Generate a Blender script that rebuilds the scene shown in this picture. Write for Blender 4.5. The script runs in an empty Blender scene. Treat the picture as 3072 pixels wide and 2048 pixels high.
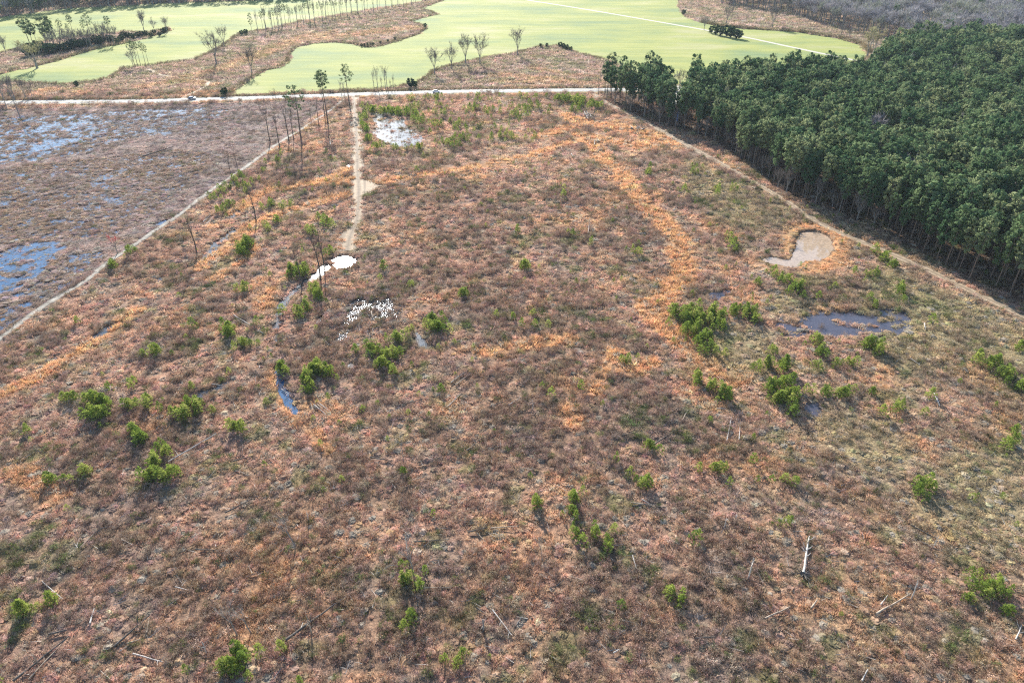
import bpy, math, random
import numpy as np
from mathutils import Vector
R = math.radians
random.seed(7)
rng = np.random.default_rng(11)
sc = bpy.context.scene
C = sc.collection

# ------------------------------------------------------------------ camera, world, sun, exposure
CAM_H, PITCH, FPX = 100.0, R(32.4), 2076.0          # FPX: focal length in pixels of a 3072 px wide frame
cam_d = bpy.data.cameras.new('camera')
cam = bpy.data.objects.new('camera', cam_d); C.objects.link(cam)
cam.location = (0, 0, CAM_H); cam.rotation_euler = (math.pi/2 - PITCH, 0, 0)
cam_d.sensor_fit = 'HORIZONTAL'; cam_d.sensor_width = 36.0; cam_d.lens = 36.0*FPX/3072
cam_d.clip_start = 1.0; cam_d.clip_end = 20000
sc.camera = cam

SUN_EL, SUN_AZ = R(25), R(-14)                       # azimuth measured from +Y towards +X
w = bpy.data.worlds.new('World'); sc.world = w; w.use_nodes = True
wn = w.node_tree; wn.nodes.clear()
sky = wn.nodes.new('ShaderNodeTexSky'); sky.sky_type = 'NISHITA'; sky.sun_disc = False
sky.sun_elevation = SUN_EL; sky.sun_rotation = SUN_AZ % (2*math.pi)
sky.air_density = 1.0; sky.dust_density = 0.4; sky.ozone_density = 1.5
bgn = wn.nodes.new('ShaderNodeBackground'); bgn.inputs[1].default_value = 0.10
won = wn.nodes.new('ShaderNodeOutputWorld')
wn.links.new(sky.outputs[0], bgn.inputs[0]); wn.links.new(bgn.outputs[0], won.inputs[0])
sun_d = bpy.data.lights.new('sun', 'SUN'); sun_d.energy = 5.0; sun_d.angle = R(0.53); sun_d.color = (1, .95, .89)
sun = bpy.data.objects.new('sun', sun_d); C.objects.link(sun)
sdir = Vector((math.sin(SUN_AZ)*math.cos(SUN_EL), math.cos(SUN_AZ)*math.cos(SUN_EL), math.sin(SUN_EL)))
sun.rotation_euler = sdir.to_track_quat('Z', 'Y').to_euler(); sun.location = (0, 0, 300)
sc.view_settings.view_transform = 'Standard'; sc.view_settings.look = 'None'
sc.view_settings.exposure = 1.42; sc.view_settings.gamma = 1.0; sc.view_settings.use_curve_mapping = False
sc.cycles.max_bounces = 6; sc.cycles.diffuse_bounces = 2; sc.cycles.transparent_max_bounces = 8
sc.cycles.volume_bounces = 0; sc.cycles.use_denoising = False; sc.cycles.pixel_filter_type = 'BLACKMAN_HARRIS'; sc.cycles.filter_width = 1.2

# ------------------------------------------------------------------ where things stand (survey of the place from the photograph)
cP, sP = math.cos(PITCH), math.sin(PITCH)
def G(px, py, z=0.0):
    """ground point (x, y) seen at a photograph pixel, on the plane z"""
    u = (px - 1536)/FPX; v = (1024 - py)/FPX
    dx, dy, dz = u, cP + v*sP, -sP + v*cP
    t = (z - CAM_H)/dz
    return (dx*t, dy*t)
def GP(pts): return np.array([G(*p) for p in pts])
def PX(x, y, z=0.0):
    """photograph pixel of a world point (for naming where a thing stands)"""
    x = np.asarray(x, float); y = np.asarray(y, float)
    dep = y*cP + (CAM_H - z)*sP; up = y*sP - (CAM_H - z)*cP
    return 1536 + x/dep*FPX, 1024 - up/dep*FPX
def top_h(bx, by, ty):
    """height of something whose foot is seen at (bx,by) and whose top is seen at row ty"""
    y = G(bx, by)[1]; dep = PITCH + math.atan((ty - 1024)/FPX)
    return CAM_H - y*math.tan(dep)

# ------------------------------------------------------------------ numpy noise and shape tests
def hashn(ix, iy, seed):
    n = (ix.astype(np.int64)*374761393 + iy.astype(np.int64)*668265263 + seed*982451653) & 0x7fffffff
    n = ((n ^ (n >> 13))*1274126177) & 0x7fffffff
    n = (n ^ (n >> 16)) & 0xffff
    return n/65535.0
def vnoise(x, y, seed):
    ix = np.floor(x); iy = np.floor(y); fx = x-ix; fy = y-iy
    fx = fx*fx*(3-2*fx); fy = fy*fy*(3-2*fy)
    a = hashn(ix, iy, seed); b = hashn(ix+1, iy, seed); c = hashn(ix, iy+1, seed); d = hashn(ix+1, iy+1, seed)
    return (a*(1-fx)+b*fx)*(1-fy) + (c*(1-fx)+d*fx)*fy
def fbm(x, y, size, octv=4, seed=0):
    """0..1, feature size in metres"""
    x = np.asarray(x, float)/size; y = np.asarray(y, float)/size
    s = 0; a = 1; t = 0
    for o in range(octv):
        ca, sa = math.cos(o*1.1+.5), math.sin(o*1.1+.5)
        s = s + a*vnoise(x*ca-y*sa+17.3*o, x*sa+y*ca-9.1*o, seed+o*7); t += a; a *= .55; x = x*2.03; y = y*2.03
    return s/t
def sstep(a, b, x):
    t = np.clip((x-a)/(b-a), 0, 1); return t*t*(3-2*t)
def seg_dist(x, y, P, closed=False):
    d = np.full(x.shape, 1e9); n = len(P)
    for i in range(n if closed else n-1):
        a = P[i]; b = P[(i+1) % n]; ab = b-a; L = max(ab@ab, 1e-9)
        t = np.clip(((x-a[0])*ab[0]+(y-a[1])*ab[1])/L, 0, 1)
        d = np.minimum(d, (x-a[0]-t*ab[0])**2+(y-a[1]-t*ab[1])**2)
    return np.sqrt(d)
def inside(x, y, P):
    r = np.zeros(x.shape, bool); n = len(P)
    for i in range(n):
        a = P[i]; b = P[(i+1) % n]
        if a[1] == b[1]: continue
        c = ((a[1] > y) != (b[1] > y)) & (x < (b[0]-a[0])*(y-a[1])/(b[1]-a[1])+a[0])
        r ^= c
    return r
def sdf(x, y, P, margin=12):
    """signed distance to a polygon, negative inside; 1e3 outside its margin"""
    x = np.asarray(x, float); y = np.asarray(y, float)
    out = np.full(x.shape, 1e3)
    m = (x > P[:, 0].min()-margin) & (x < P[:, 0].max()+margin) & (y > P[:, 1].min()-margin) & (y < P[:, 1].max()+margin)
    if m.any():
        xs = x[m]; ys = y[m]; d = seg_dist(xs, ys, P, True)
        out[m] = np.where(inside(xs, ys, P), -d, d)
    return out
def ldf(x, y, P, margin=14):
    x = np.asarray(x, float); y = np.asarray(y, float)
    out = np.full(x.shape, 1e3)
    m = (x > P[:, 0].min()-margin) & (x < P[:, 0].max()+margin) & (y > P[:, 1].min()-margin) & (y < P[:, 1].max()+margin)
    if m.any(): out[m] = seg_dist(x[m], y[m], P)
    return out
def smooth_poly(P, it=2, closed=True):
    for _ in range(it):
        Q = []; n = len(P)
        for i in range(n if closed else n-1):
            a = P[i]; b = P[(i+1) % n]; Q += [a*.75+b*.25, a*.25+b*.75]
        P = np.array(Q if closed else [P[0]]+Q+[P[-1]])
    return P
def resample(P, step):
    out = [P[0]]
    for i in range(len(P)-1):
        n = max(1, int(np.linalg.norm(P[i+1]-P[i])/step))
        for k in range(1, n+1): out.append(P[i]+(P[i+1]-P[i])*k/n)
    return np.array(out)

# ------------------------------------------------------------------ the survey
ROAD = GP([(-700, 336), (-250, 319), (0, 307), (400, 305), (577, 299.5), (800, 293), (1100, 282), (1309, 276.5), (1400, 274), (1800, 270), (2200, 267), (2600, 265), (3400, 262)])
FIELD_MAIN = GP([(687, 285), (751, 238), (802, 211), (846, 201), (870, 184), (873, 160), (890, 143), (938, 131), (1006, 128), (1057, 133),
    (1101, 143), (1142, 139), (1210, 119), (1261, 102), (1282, 85), (1261, 73), (1234, 65), (1278, 51), (1316, 44), (1295, 34), (1261, 26),
    (1329, 3), (1390, -25), (1450, -60), (1900, -75), (2010, -40), (2034, 0), (2039, 27), (2050, 48), (2097, 68), (2160, 80), (2232, 87), (2389, 97), (2513, 116),
    (2579, 136), (2600, 160), (2590, 185), (2500, 200), (2400, 225), (2250, 245), (2100, 252), (2005, 254), (1930, 235), (1842, 186), (1808, 178), (1727, 157), (1689, 139),
    (1621, 140), (1536, 161), (1468, 171), (1400, 185), (1346, 198), (1295, 212), (1271, 236), (1244, 249), (1193, 261), (1122, 268), (1000, 272), (850, 278)])
FIELD_WEST = GP([(-200, 190), (0, 160), (44, 150), (75, 136), (150, 122), (238, 109), (323, 102), (374, 95), (440, 98), (505, 84), (514, 92), (476, 105),
    (425, 119), (384, 129), (306, 143), (238, 163), (170, 184), (102, 201), (34, 214), (0, 224), (-60, 236), (-60, 247), (0, 245), (68, 245), (136, 250), (204, 253),
    (272, 245), (323, 235), (350, 218), (367, 204), (408, 201), (459, 194), (510, 187), (578, 180), (646, 150), (680, 126), (714, 102), (765, 95),
    (800, 87), (904, 62), (1006, 45), (1108, 28), (1210, 14), (1278, 1), (1350, -25), (1380, -45), (1000, -20), (800, 1), (476, 11), (374, 17), (204, 25), (0, 52), (-200, 80)])
T_MAIN = GP([(1060, 291), (1064, 327), (1066, 361), (1069, 400), (1070, 422), (1072, 480), (1072, 518), (1077, 560), (1075, 614), (1071, 664), (1048, 710), (1041, 752)])
T_JUNC = GP([(1056, 535), (1090, 536), (1115, 543), (1146, 556), (1118, 570), (1094, 584), (1084, 612), (1056, 606), (1052, 575)])
T_EAST = GP([(1776, 281), (1845, 323), (1921, 355), (1960, 378), (2036, 421), (2132, 474), (2222, 524), (2338, 590), (2437, 657), (2545, 709), (2649, 751), (2794, 813), (2918, 875), (3063, 942), (3300, 1055)])
T_WEST = GP([(1032, 297), (989, 333), (911, 383), (853, 419), (817, 441), (759, 485), (714, 517), (625, 575), (536, 646), (464, 691), (388, 744), (312, 795), (259, 842), (156, 901), (107, 933), (45, 981), (-90, 1080)])
T_FARM = GP([(1300, -50), (1450, -20), (1570, -1), (1774, 31), (2067, 82), (2114, 90), (2175, 102), (2228, 110), (2389, 145), (2538, 176), (2600, 188)])
T_SPUR = GP([(545, 296), (560, 287), (600, 270), (618, 258), (628, 244), (560, 234), (500, 229), (470, 220), (445, 207)])
YARD = GP([(2003, 262), (2040, 256), (2052, 262), (2050, 300), (2040, 316), (2012, 312), (2004, 290)])
# pools: name, label, polygon, material, patchiness (0 clean water .. 1 broken up by grass)
POOLS = [
 ('pond', 'shallow pond of bright glaring water ringed by young pines near the paved road', [(1113, 337), (1152, 333), (1190, 338), (1224, 352), (1216, 371), (1240, 391), (1286, 416), (1255, 432), (1210, 440), (1160, 436), (1138, 415), (1122, 405), (1116, 392), (1124, 376), (1116, 350)], 'water', .50),
 ('puddle', 'blinding white puddle where the gravel track ends in the clearing', [(990, 770), (1020, 763), (1066, 770), (1074, 788), (1040, 800), (1012, 812), (1000, 792)], 'water', .25),
 ('puddle', 'small white puddle left of the track above the junction', [(1040, 490), (1052, 490), (1057, 500), (1050, 505), (1040, 497)], 'water', .1),
 ('puddle', 'pale wet patch beside the left edge of the track above the white puddle', [(1018, 700), (1038, 696), (1040, 706), (1022, 710)], 'water', .5),
 ('creek', 'thin silvery creek winding left below the bright track puddle', [(985, 790), (975, 815), (940, 835), (905, 862), (868, 890), (842, 928), (836, 925), (860, 885), (898, 855), (930, 825), (962, 800)], 'water', .15),
 ('creek', 'narrow wet channel linking the silvery creek to the curved dark pool', [(843, 930), (838, 960), (832, 990), (831, 1035), (822, 1035), (823, 990), (828, 950), (833, 930)], 'water', .6),
 ('pool', 'curved dark pool with blue water in the left middle of the clearing', [(819, 1095), (839, 1099), (851, 1139), (867, 1175), (889, 1203), (897, 1236), (876, 1243), (854, 1208), (833, 1171), (820, 1129)], 'marshwater', .12),
 ('puddle', 'glittering water between pale slash in the middle of the clearing', [(1030, 905), (1090, 882), (1190, 885), (1200, 940), (1185, 965), (1100, 955), (1050, 1012), (1000, 1032), (1003, 985), (1040, 945)], 'glint', .90),
 ('puddle', 'little silvery puddle left of the pale slash water', [(940, 960), (965, 940), (968, 955), (945, 975)], 'water', .5),
 ('puddle', 'small dark puddle below the pale slash water', [(1042, 1085), (1060, 1080), (1070, 1115), (1062, 1138), (1048, 1120)], 'water', .7),
 ('creek', 'short wet channel beside the bushy pines right of the pale slash', [(1238, 990), (1256, 985), (1278, 1040), (1268, 1044)], 'water', .6),
 ('puddle', 'silvery wet ground above the bushy pines right of the pale slash', [(1255, 955), (1320, 915), (1360, 905), (1358, 935), (1290, 965), (1262, 975)], 'glint', .92),
 ('marsh_pool', 'long blue pool among the slash in the left wetland near the paved road', [(75, 454), (103, 432), (165, 414), (237, 410), (231, 423), (179, 438), (134, 449)], 'marshwater', .22),
 ('marsh_pool', 'wide blue pool above the long one in the left wetland', [(82, 392), (147, 366), (192, 367), (196, 383), (147, 391), (89, 402)], 'marshwater', .5),
 ('marsh_pool', 'narrow blue pool close under the road in the left wetland', [(201, 374), (277, 347), (290, 356), (223, 380)], 'marshwater', .45),
 ('marsh_pool', 'thin blue streak of water right of the narrow pool under the road', [(286, 369), (339, 356), (348, 360), (290, 374)], 'marshwater', .4),
 ('marsh_pool', 'pale pool in the slash just below the road spur', [(485, 340), (567, 320), (580, 326), (513, 348)], 'marshwater', .55),
 ('marsh_pool', 'tiny blue pool in the dark windrows of the left wetland', [(480, 396), (513, 387), (522, 398), (491, 407)], 'marshwater', .4),
 ('marsh_pool', 'slanting blue pool in the middle of the left wetland', [(257, 563), (286, 530), (348, 502), (379, 503), (392, 512), (330, 536), (292, 563)], 'marshwater', .5),
 ('marsh_pool', 'small blue pool just below the slanting one', [(264, 584), (313, 587), (374, 599), (370, 614), (328, 614), (304, 597)], 'marshwater', .4),
 ('marsh_pool', 'little blue pool at the left edge of the wetland', [(-40, 599), (27, 600), (24, 616), (-40, 619)], 'marshwater', .3),
 ('marsh_pool', 'large deep blue pool at the left edge beside the firebreak track', [(-140, 770), (0, 757), (45, 731), (147, 720), (215, 724), (200, 744), (150, 760), (185, 776), (150, 804), (116, 818), (89, 842), (27, 876), (-140, 890)], 'marshwater', .74),
 ('marsh_water', 'broken blue water between tussocks along the lower left firebreak', [(160, 770), (300, 745), (320, 770), (250, 830), (150, 890), (60, 955), (-60, 1030), (-140, 1040), (-140, 895), (40, 885), (120, 830)], 'marshwater', .925),
 ('marsh_pool', 'short blue strip of water touching the pale firebreak track', [(452, 675), (496, 653), (503, 659), (469, 680)], 'marshwater', .3),
 ('marsh_water', 'scattered glinting water among slash under the road in the left wetland', [(-200, 350), (120, 345), (460, 325), (640, 318), (700, 330), (620, 372), (420, 410), (250, 460), (40, 490), (-200, 500)], 'marshwater', .905),
 ('marsh_water', 'thin broken water threads in the middle of the left wetland', [(-150, 520), (250, 480), (560, 440), (650, 470), (520, 600), (380, 700), (200, 715), (-150, 745)], 'marshwater', .945),
 ('ditch', 'wet ditch running down left towards the leaning dead tree', [(580, 786), (612, 758), (660, 712), (698, 682), (702, 690), (664, 722), (620, 766), (590, 792)], 'water', .5),
 ('ditch', 'upper wet ditch below the firebreak bend', [(684, 650), (712, 626), (718, 632), (692, 656)], 'water', .6),
 ('puddle', 'puddle under pale logs below the firebreak bend', [(598, 664), (622, 650), (630, 662), (606, 676)], 'water', .6),
 ('puddle', 'blue puddle left of the leaning dead tree', [(468, 836), (509, 808), (516, 816), (478, 844)], 'water', .6),
 ('puddle', 'grey puddle below the leaning dead tree', [(508, 860), (553, 832), (560, 842), (516, 868)], 'water', .6),
 ('puddle', 'grey wet rut in the left grass below the firebreak', [(262, 1020), (300, 985), (385, 948), (384, 956), (306, 996), (272, 1024)], 'water', .8),
 ('puddle', 'narrow dark rut water near the left edge of the clearing', [(126, 1090), (187, 1050), (192, 1056), (136, 1094)], 'water', .7),
 ('puddle', 'grey wet hollow among young pines left of the curved dark pool', [(470, 1245), (540, 1195), (690, 1135), (694, 1150), (560, 1210), (490, 1255)], 'water', .85),
 ('muddy_pond', 'round muddy pond with a tail beside the forest track', [(2393, 712), (2402, 696), (2435, 690), (2466, 695), (2490, 709), (2501, 732), (2496, 758), (2474, 778), (2434, 779), (2413, 782), (2403, 797), (2379, 801), (2355, 795),
   (2335, 789), (2300, 786), (2290, 778), (2300, 768), (2325, 768), (2345, 774), (2372, 779), (2378, 772), (2380, 759), (2386, 742), (2388, 725)], 'mud', .06),
 ('pool', 'broad dark shallow pool below the muddy pond', [(2395, 962), (2430, 938), (2470, 926), (2550, 930), (2620, 948), (2655, 978), (2600, 1004), (2519, 1008), (2450, 996)], 'darkwater', .45),
 ('puddle', 'grey wet ground around the broad dark pool', [(2340, 935), (2412, 912), (2468, 930), (2560, 935), (2702, 918), (2767, 970), (2674, 1016), (2540, 1010), (2393, 1012), (2310, 1002)], 'darkwater', .90),
 ('puddle', 'small bluish wet patch left of the pines below the muddy pond', [(2118, 878), (2201, 860), (2205, 872), (2185, 892), (2135, 898)], 'darkwater', .85),
 ('puddle', 'small dark mud hole below the dense pines on the right', [(2404, 1206), (2450, 1200), (2490, 1235), (2452, 1252), (2426, 1246)], 'darkwater', .75),
]
WL = -0.42                                            # water level
pools = []
def offset_poly(P, dd):
    d = np.roll(P, -1, 0)-np.roll(P, 1, 0); d /= np.linalg.norm(d, axis=1)[:, None]+1e-9
    a = .5*np.sum(P[:, 0]*np.roll(P[:, 1], -1)-np.roll(P[:, 0], -1)*P[:, 1])
    return P+np.stack([d[:, 1], -d[:, 0]], 1)*dd*(1 if a > 0 else -1)
for nm, lab, pts, mt, pt in POOLS:
    Pp = smooth_poly(GP(pts), 1)
    if nm in ('creek', 'ditch'): Pp = offset_poly(Pp, .75)
    pools.append((nm, lab, Pp, mt, pt))
FOREST_NEAR = [(1785, 284), (1830, 309), (1900, 343), (1980, 374), (2065, 396), (2160, 436), (2275, 524), (2354, 584), (2458, 620), (2628, 690), (2786, 775), (2906, 840), (3043, 905), (3330, 1045)]
FOREST = GP(FOREST_NEAR + [(3900, 700), (3900, 330), (3500, 205), (3150, 172), (2900, 160), (2760, 168), (2690, 182), (2640, 205), (2610, 235), (2560, 262), (2400, 276), (2200, 280), (2060, 282), (2058, 320), (2050, 352), (2004, 352), (1996, 318), (1998, 278), (1830, 278)])
PONDC = np.array(G(2440, 740))
BERM = smooth_poly(GP([(2384, 768), (2382, 735), (2388, 702), (2420, 684), (2468, 686), (2505, 705), (2514, 740), (2500, 772), (2470, 792), (2430, 795)]), 2, False)
ORANGE_L = [  # lanes of orange broom grass: points, half width
 ([(1141, 547), (1198, 538), (1275, 523), (1390, 507), (1500, 487), (1596, 465), (1692, 432), (1768, 411)], 3.2),
 ([(1049, 583), (968, 602), (911, 618), (834, 641), (777, 664), (738, 694), (690, 735), (600, 800)], 3.2),
 ([(1040, 505), (1010, 530), (960, 545), (920, 556), (834, 566), (777, 582), (700, 640)], 3.4),
 ([(1050, 545), (1000, 542)], 5.5),
 ([(1768, 411), (1806, 472), (1864, 518), (1902, 576), (1941, 625), (1990, 664), (2036, 710), (2040, 770), (2060, 815), (1990, 890), (1950, 920), (1990, 970), (2028, 1000), (2070, 1040), (2147, 1085), (2200, 1130)], 4.6),
 ([(1700, 350), (1760, 372), (1850, 380), (1960, 410), (2010, 430)], 6), ([(1740, 405), (1830, 425), (1950, 440)], 5.5), ([(1700, 385), (1620, 410)], 5),
 ([(1457, 1052), (1530, 1040), (1600, 1030), (1700, 1015)], 3.2), ([(1705, 1225), (1725, 1265)], 2.4),
 ([(860, 1215), (890, 1250), (930, 1290), (985, 1350)], 1.3), ([(810, 1100), (822, 1150), (850, 1215)], 1.2), ([(790, 920), (800, 890), (820, 870)], 2.4),
 ([(1480, 225), (1600, 235), (1750, 250)], 7), ([(1490, 245), (1800, 248)], 5), ([(1600, 205), (1700, 225), (1780, 230)], 4),
 ([(950, 118), (1100, 100), (1230, 85)], 14), ([(700, 195), (800, 160), (900, 115), (1000, 95)], 9), ([(500, 250), (640, 215), (720, 190)], 7), ([(430, 260), (540, 243), (640, 255)], 6), ([(130, 270), (180, 268)], 5),
 ([(1850, 1060), (1880, 1110), (1960, 1090)], 3), ([(1780, 1170), (1830, 1080)], 2.2), ([(60, 1420), (150, 1490)], 3), ([(780, 1640), (830, 1700), (760, 1900)], 2.6),
 ([(0, 1180), (120, 1130), (230, 1060), (420, 930)], 2.4), ([(640, 840), (700, 800), (760, 740)], 2.5)]
ORANGE_L = [(GP(p), wd) for p, wd in ORANGE_L]
OLIVE_P = [GP(p) for p in [
 [(2080, 470), (2180, 520), (2330, 600), (2400, 655), (2330, 690), (2200, 690), (2100, 640), (2040, 560)],
 [(2640, 770), (2900, 900), (3100, 990), (3100, 1130), (2900, 1080), (2700, 1000), (2560, 890)],
 [(2120, 960), (2330, 1000), (2300, 1110), (2200, 1120), (2100, 1060)], [(2600, 1010), (2760, 990), (2900, 1100), (2700, 1130)],
 [(2400, 1240), (2520, 1200), (2700, 1260), (2800, 1400), (2600, 1420)], [(2830, 1360), (3100, 1260), (3100, 1660), (2960, 1640), (2860, 1540)],
 [(2330, 880), (2480, 890), (2420, 930), (2330, 925)], [(2340, 745), (2385, 700), (2385, 770), (2350, 770)]]]
BRUSH_P = [GP(p) for p in [
 [(1130, 620), (1400, 560), (1700, 580), (1880, 640), (1970, 740), (1900, 800), (1640, 760), (1400, 720), (1150, 720)],
 [(1420, 1050), (1560, 1100), (1520, 1180), (1380, 1160)], [(1700, 1100), (2000, 1120), (2050, 1220), (1850, 1260), (1650, 1200)],
 [(0, 1300), (250, 1350), (400, 1500), (560, 1600), (700, 1700), (400, 1900), (100, 1800), (0, 1600)],
 [(880, 470), (1000, 440), (1040, 480), (960, 530), (820, 545), (760, 520)], [(1100, 480), (1500, 470), (1480, 440), (1120, 450)]]]
MUDP = [p for p in pools if p[0] == 'muddy_pond'][0][2]
T_ALL = [(T_MAIN, 1.9), (T_EAST, 1.9), (T_WEST, 1.5), (T_FARM, 2.2), (T_SPUR, 1.9)]
MARSH = GP([(-300, 345), (0, 330), (500, 315), (1000, 300), (900, 384), (759, 485), (536, 646), (312, 795), (45, 981), (-300, 1250)])
NORTH_ROUGH_Y = 1e9

def hard_mask(x, y):
    """signed distances to the built sheets; >0 = open rough ground"""
    d = np.minimum(sdf(x, y, FIELD_MAIN), sdf(x, y, FIELD_WEST))
    d = np.minimum(d, ldf(x, y, ROAD)-5.5)
    for T, hw in T_ALL: d = np.minimum(d, ldf(x, y, T)-hw)
    d = np.minimum(d, sdf(x, y, T_JUNC)); d = np.minimum(d, sdf(x, y, YARD))
    return d
def ground_z(x, y, parts=None):
    x = np.asarray(x, float); y = np.asarray(y, float)
    hm = hard_mask(x, y)
    rough = sstep(0, 3, hm)
    b = (fbm(x, y, 5, 3, 3)-.5)*.30*rough + (fbm(x, y, 1.6, 2, 31)-.5)*.16*rough
    z = np.where(hm < 3, -.09, -.12) + b*(y < 1500)
    # raised bank round the muddy pond
    db = ldf(x, y, BERM); z = z + .5*np.exp(-((db-.8)/1.5)**2)*(sdf(x, y, MUDP, 20) > .5)*sstep(PONDC[1]-6, PONDC[1]+3, y)
    n1 = fbm(x, y, 3.2, 4, 51); n9 = fbm(x, y, 1.9, 3, 61)
    for nm, lab, P, mt, pt in pools:
        s = sdf(x, y, P, 4)
        m = s < 2.5
        if m.any():
            w = sstep(1.2, -1.2, s[m] + (fbm(x[m], y[m], 2.4, 2, 77)-.5)*1.6)
            if pt < .8: bed = WL - .28 + (n1[m]-.42)*2.0*pt
            else: bed = WL + (n1[m]*.4+n9[m]*.6-.52+(pt-.9)*1.6)*1.8
            z[m] = z[m]*(1-w) + np.minimum(z[m], bed)*w
    # tracks and junction stay flat
    z = np.where(hm < .3, np.minimum(z, -.09), z)
    return z
def gz(x, y): return float(ground_z(np.array([x]), np.array([y]))[0])

COLS = dict(orange=(.64, .37, .20), pink=(.55, .34, .245), tan=(.50, .39, .265), olive=(.41, .36, .18), brown=(.36, .245, .175), grey=(.37, .33, .31),
            green=(.20, .23, .085), mauve=(.41, .32, .295), wet=(.065, .06, .055), litter=(.17, .105, .07), pale=(.48, .42, .34))
COLS = {k: np.array(v) for k, v in COLS.items()}
def mixc(c, col, wgt): return c*(1-wgt[:, None]) + COLS[col]*wgt[:, None]
def zone(x, y, z=None):
    """colour of the plant cover at each point, and weights used to choose plants"""
    x = np.asarray(x, float); y = np.asarray(y, float)
    n1 = fbm(x, y, 26, 4, 101); n2 = fbm(x, y, 11, 4, 202); n3 = fbm(x, y, 4.5, 3, 303)
    c = np.tile(COLS['pink'], (len(x), 1))
    c = mixc(c, 'tan', sstep(.45, .7, n3)*.5)
    px, py = PX(x, y)
    right = sstep(2050, 2750, px)
    c = mixc(c, 'olive', np.clip(right*.55*sstep(.35, .6, n1)+.12*sstep(.5, .7, n2), 0, 1))
    low = sstep(1200, 1700, py)
    bw = sstep(.47, .62, n1*.5+n2*.5)*.85 + low*.18
    bp = np.zeros(len(x))
    for P in BRUSH_P: bp = np.maximum(bp, sstep(5, -6, sdf(x, y, P, 8)+(n2-.5)*20))
    bw = np.clip(bw+bp*.55*sstep(.3, .6, n3), 0, .95)
    c = mixc(c, 'brown', bw*(.55+.45*(n3 > .5)))
    c = mixc(c, 'grey', sstep(.55, .72, fbm(x, y, 7, 3, 404))*.3)
    om = sstep(.58, .72, fbm(x, y, 13, 4, 505))*.5
    for P, hw in ORANGE_L:
        d = ldf(x, y, P, 18)
        om = np.maximum(om, sstep(hw+1.5, hw-1.5, d+(n3-.5)*3.2)*(.92+.08*n2))
    dp = ldf(x, y, BERM); om = np.maximum(om, sstep(7, 2.5, dp+(n2-.5)*4))
    om = om*(1-.4*low)
    c = mixc(c, 'orange', np.clip(om, 0, 1))
    ol = np.zeros(len(x))
    for P in OLIVE_P: ol = np.maximum(ol, sstep(4, -5, sdf(x, y, P, 8)+(n2-.5)*12))
    c = mixc(c, 'tan', np.clip(ol*.6, 0, 1)); c = mixc(c, 'olive', np.clip(ol*.45, 0, 1))
    ms = sstep(2, -2, sdf(x, y, MARSH, 8))
    c = mixc(c, 'mauve', ms*.8); c = mixc(c, 'brown', ms*sstep(.5, .62, n2)*.6); c = mixc(c, 'grey', ms*sstep(.52, .66, n3)*.5)
    fw = sstep(2, -3, sdf(x, y, FOREST, 6)); c = mixc(c, 'litter', fw*.85)
    # beyond the road: greyer and greener
    nr = sstep(440, 470, y)*(1-fw)
    c = mixc(c, 'grey', nr*.30); c = mixc(c, 'green', nr*sstep(.5, .7, n2)*.30)
    gw = sstep(.60, .74, fbm(x, y, 6, 3, 606))*(1-om)*(1-ms)
    c = mixc(c, 'green', gw*.5)
    # far lands: ochre brush, distant ground
    return c, dict(om=om, bw=bw, ms=ms, ol=ol, fw=fw, nr=nr, gw=gw)

# ------------------------------------------------------------------ mesh and object helpers
def tag(o, label=None, cat=None, group=None, kind=None):
    if label: o['label'] = label
    if cat: o['category'] = cat
    if group: o['group'] = group
    if kind: o['kind'] = kind
    return o
def mesh_np(name, V, Fq, mat, smooth=False, cols=None):
    """V (n,3), Fq list of faces or (m,k) array"""
    me = bpy.data.meshes.new(name)
    V = np.asarray(V, np.float32)
    Fq = np.asarray(Fq, np.int32); k = Fq.shape[1]
    me.vertices.add(len(V)); me.vertices.foreach_set('co', V.ravel())
    me.loops.add(Fq.size); me.loops.foreach_set('vertex_index', Fq.ravel())
    me.polygons.add(len(Fq)); me.polygons.foreach_set('loop_start', np.arange(0, Fq.size, k, dtype=np.int32))
    me.update(calc_edges=True)
    me.polygons.foreach_set('use_smooth', np.full(len(Fq), bool(smooth)))
    if cols is not None:
        a = me.color_attributes.new('Col', 'FLOAT_COLOR', 'POINT')
        a.data.foreach_set('color', np.hstack([cols, np.ones((len(cols), 1))]).astype(np.float32).ravel())
    if mat: me.materials.append(mat)
    me.validate()
    return me
def ob(name, me, parent=None, loc=None, rz=0, scale=None):
    o = bpy.data.objects.new(name, me); C.objects.link(o)
    if parent: o.parent = parent
    if loc is not None: o.location = loc
    if rz: o.rotation_euler = (0, 0, rz)
    if scale is not None: o.scale = (scale,)*3 if isinstance(scale, (int, float)) else scale
    return o
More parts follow.
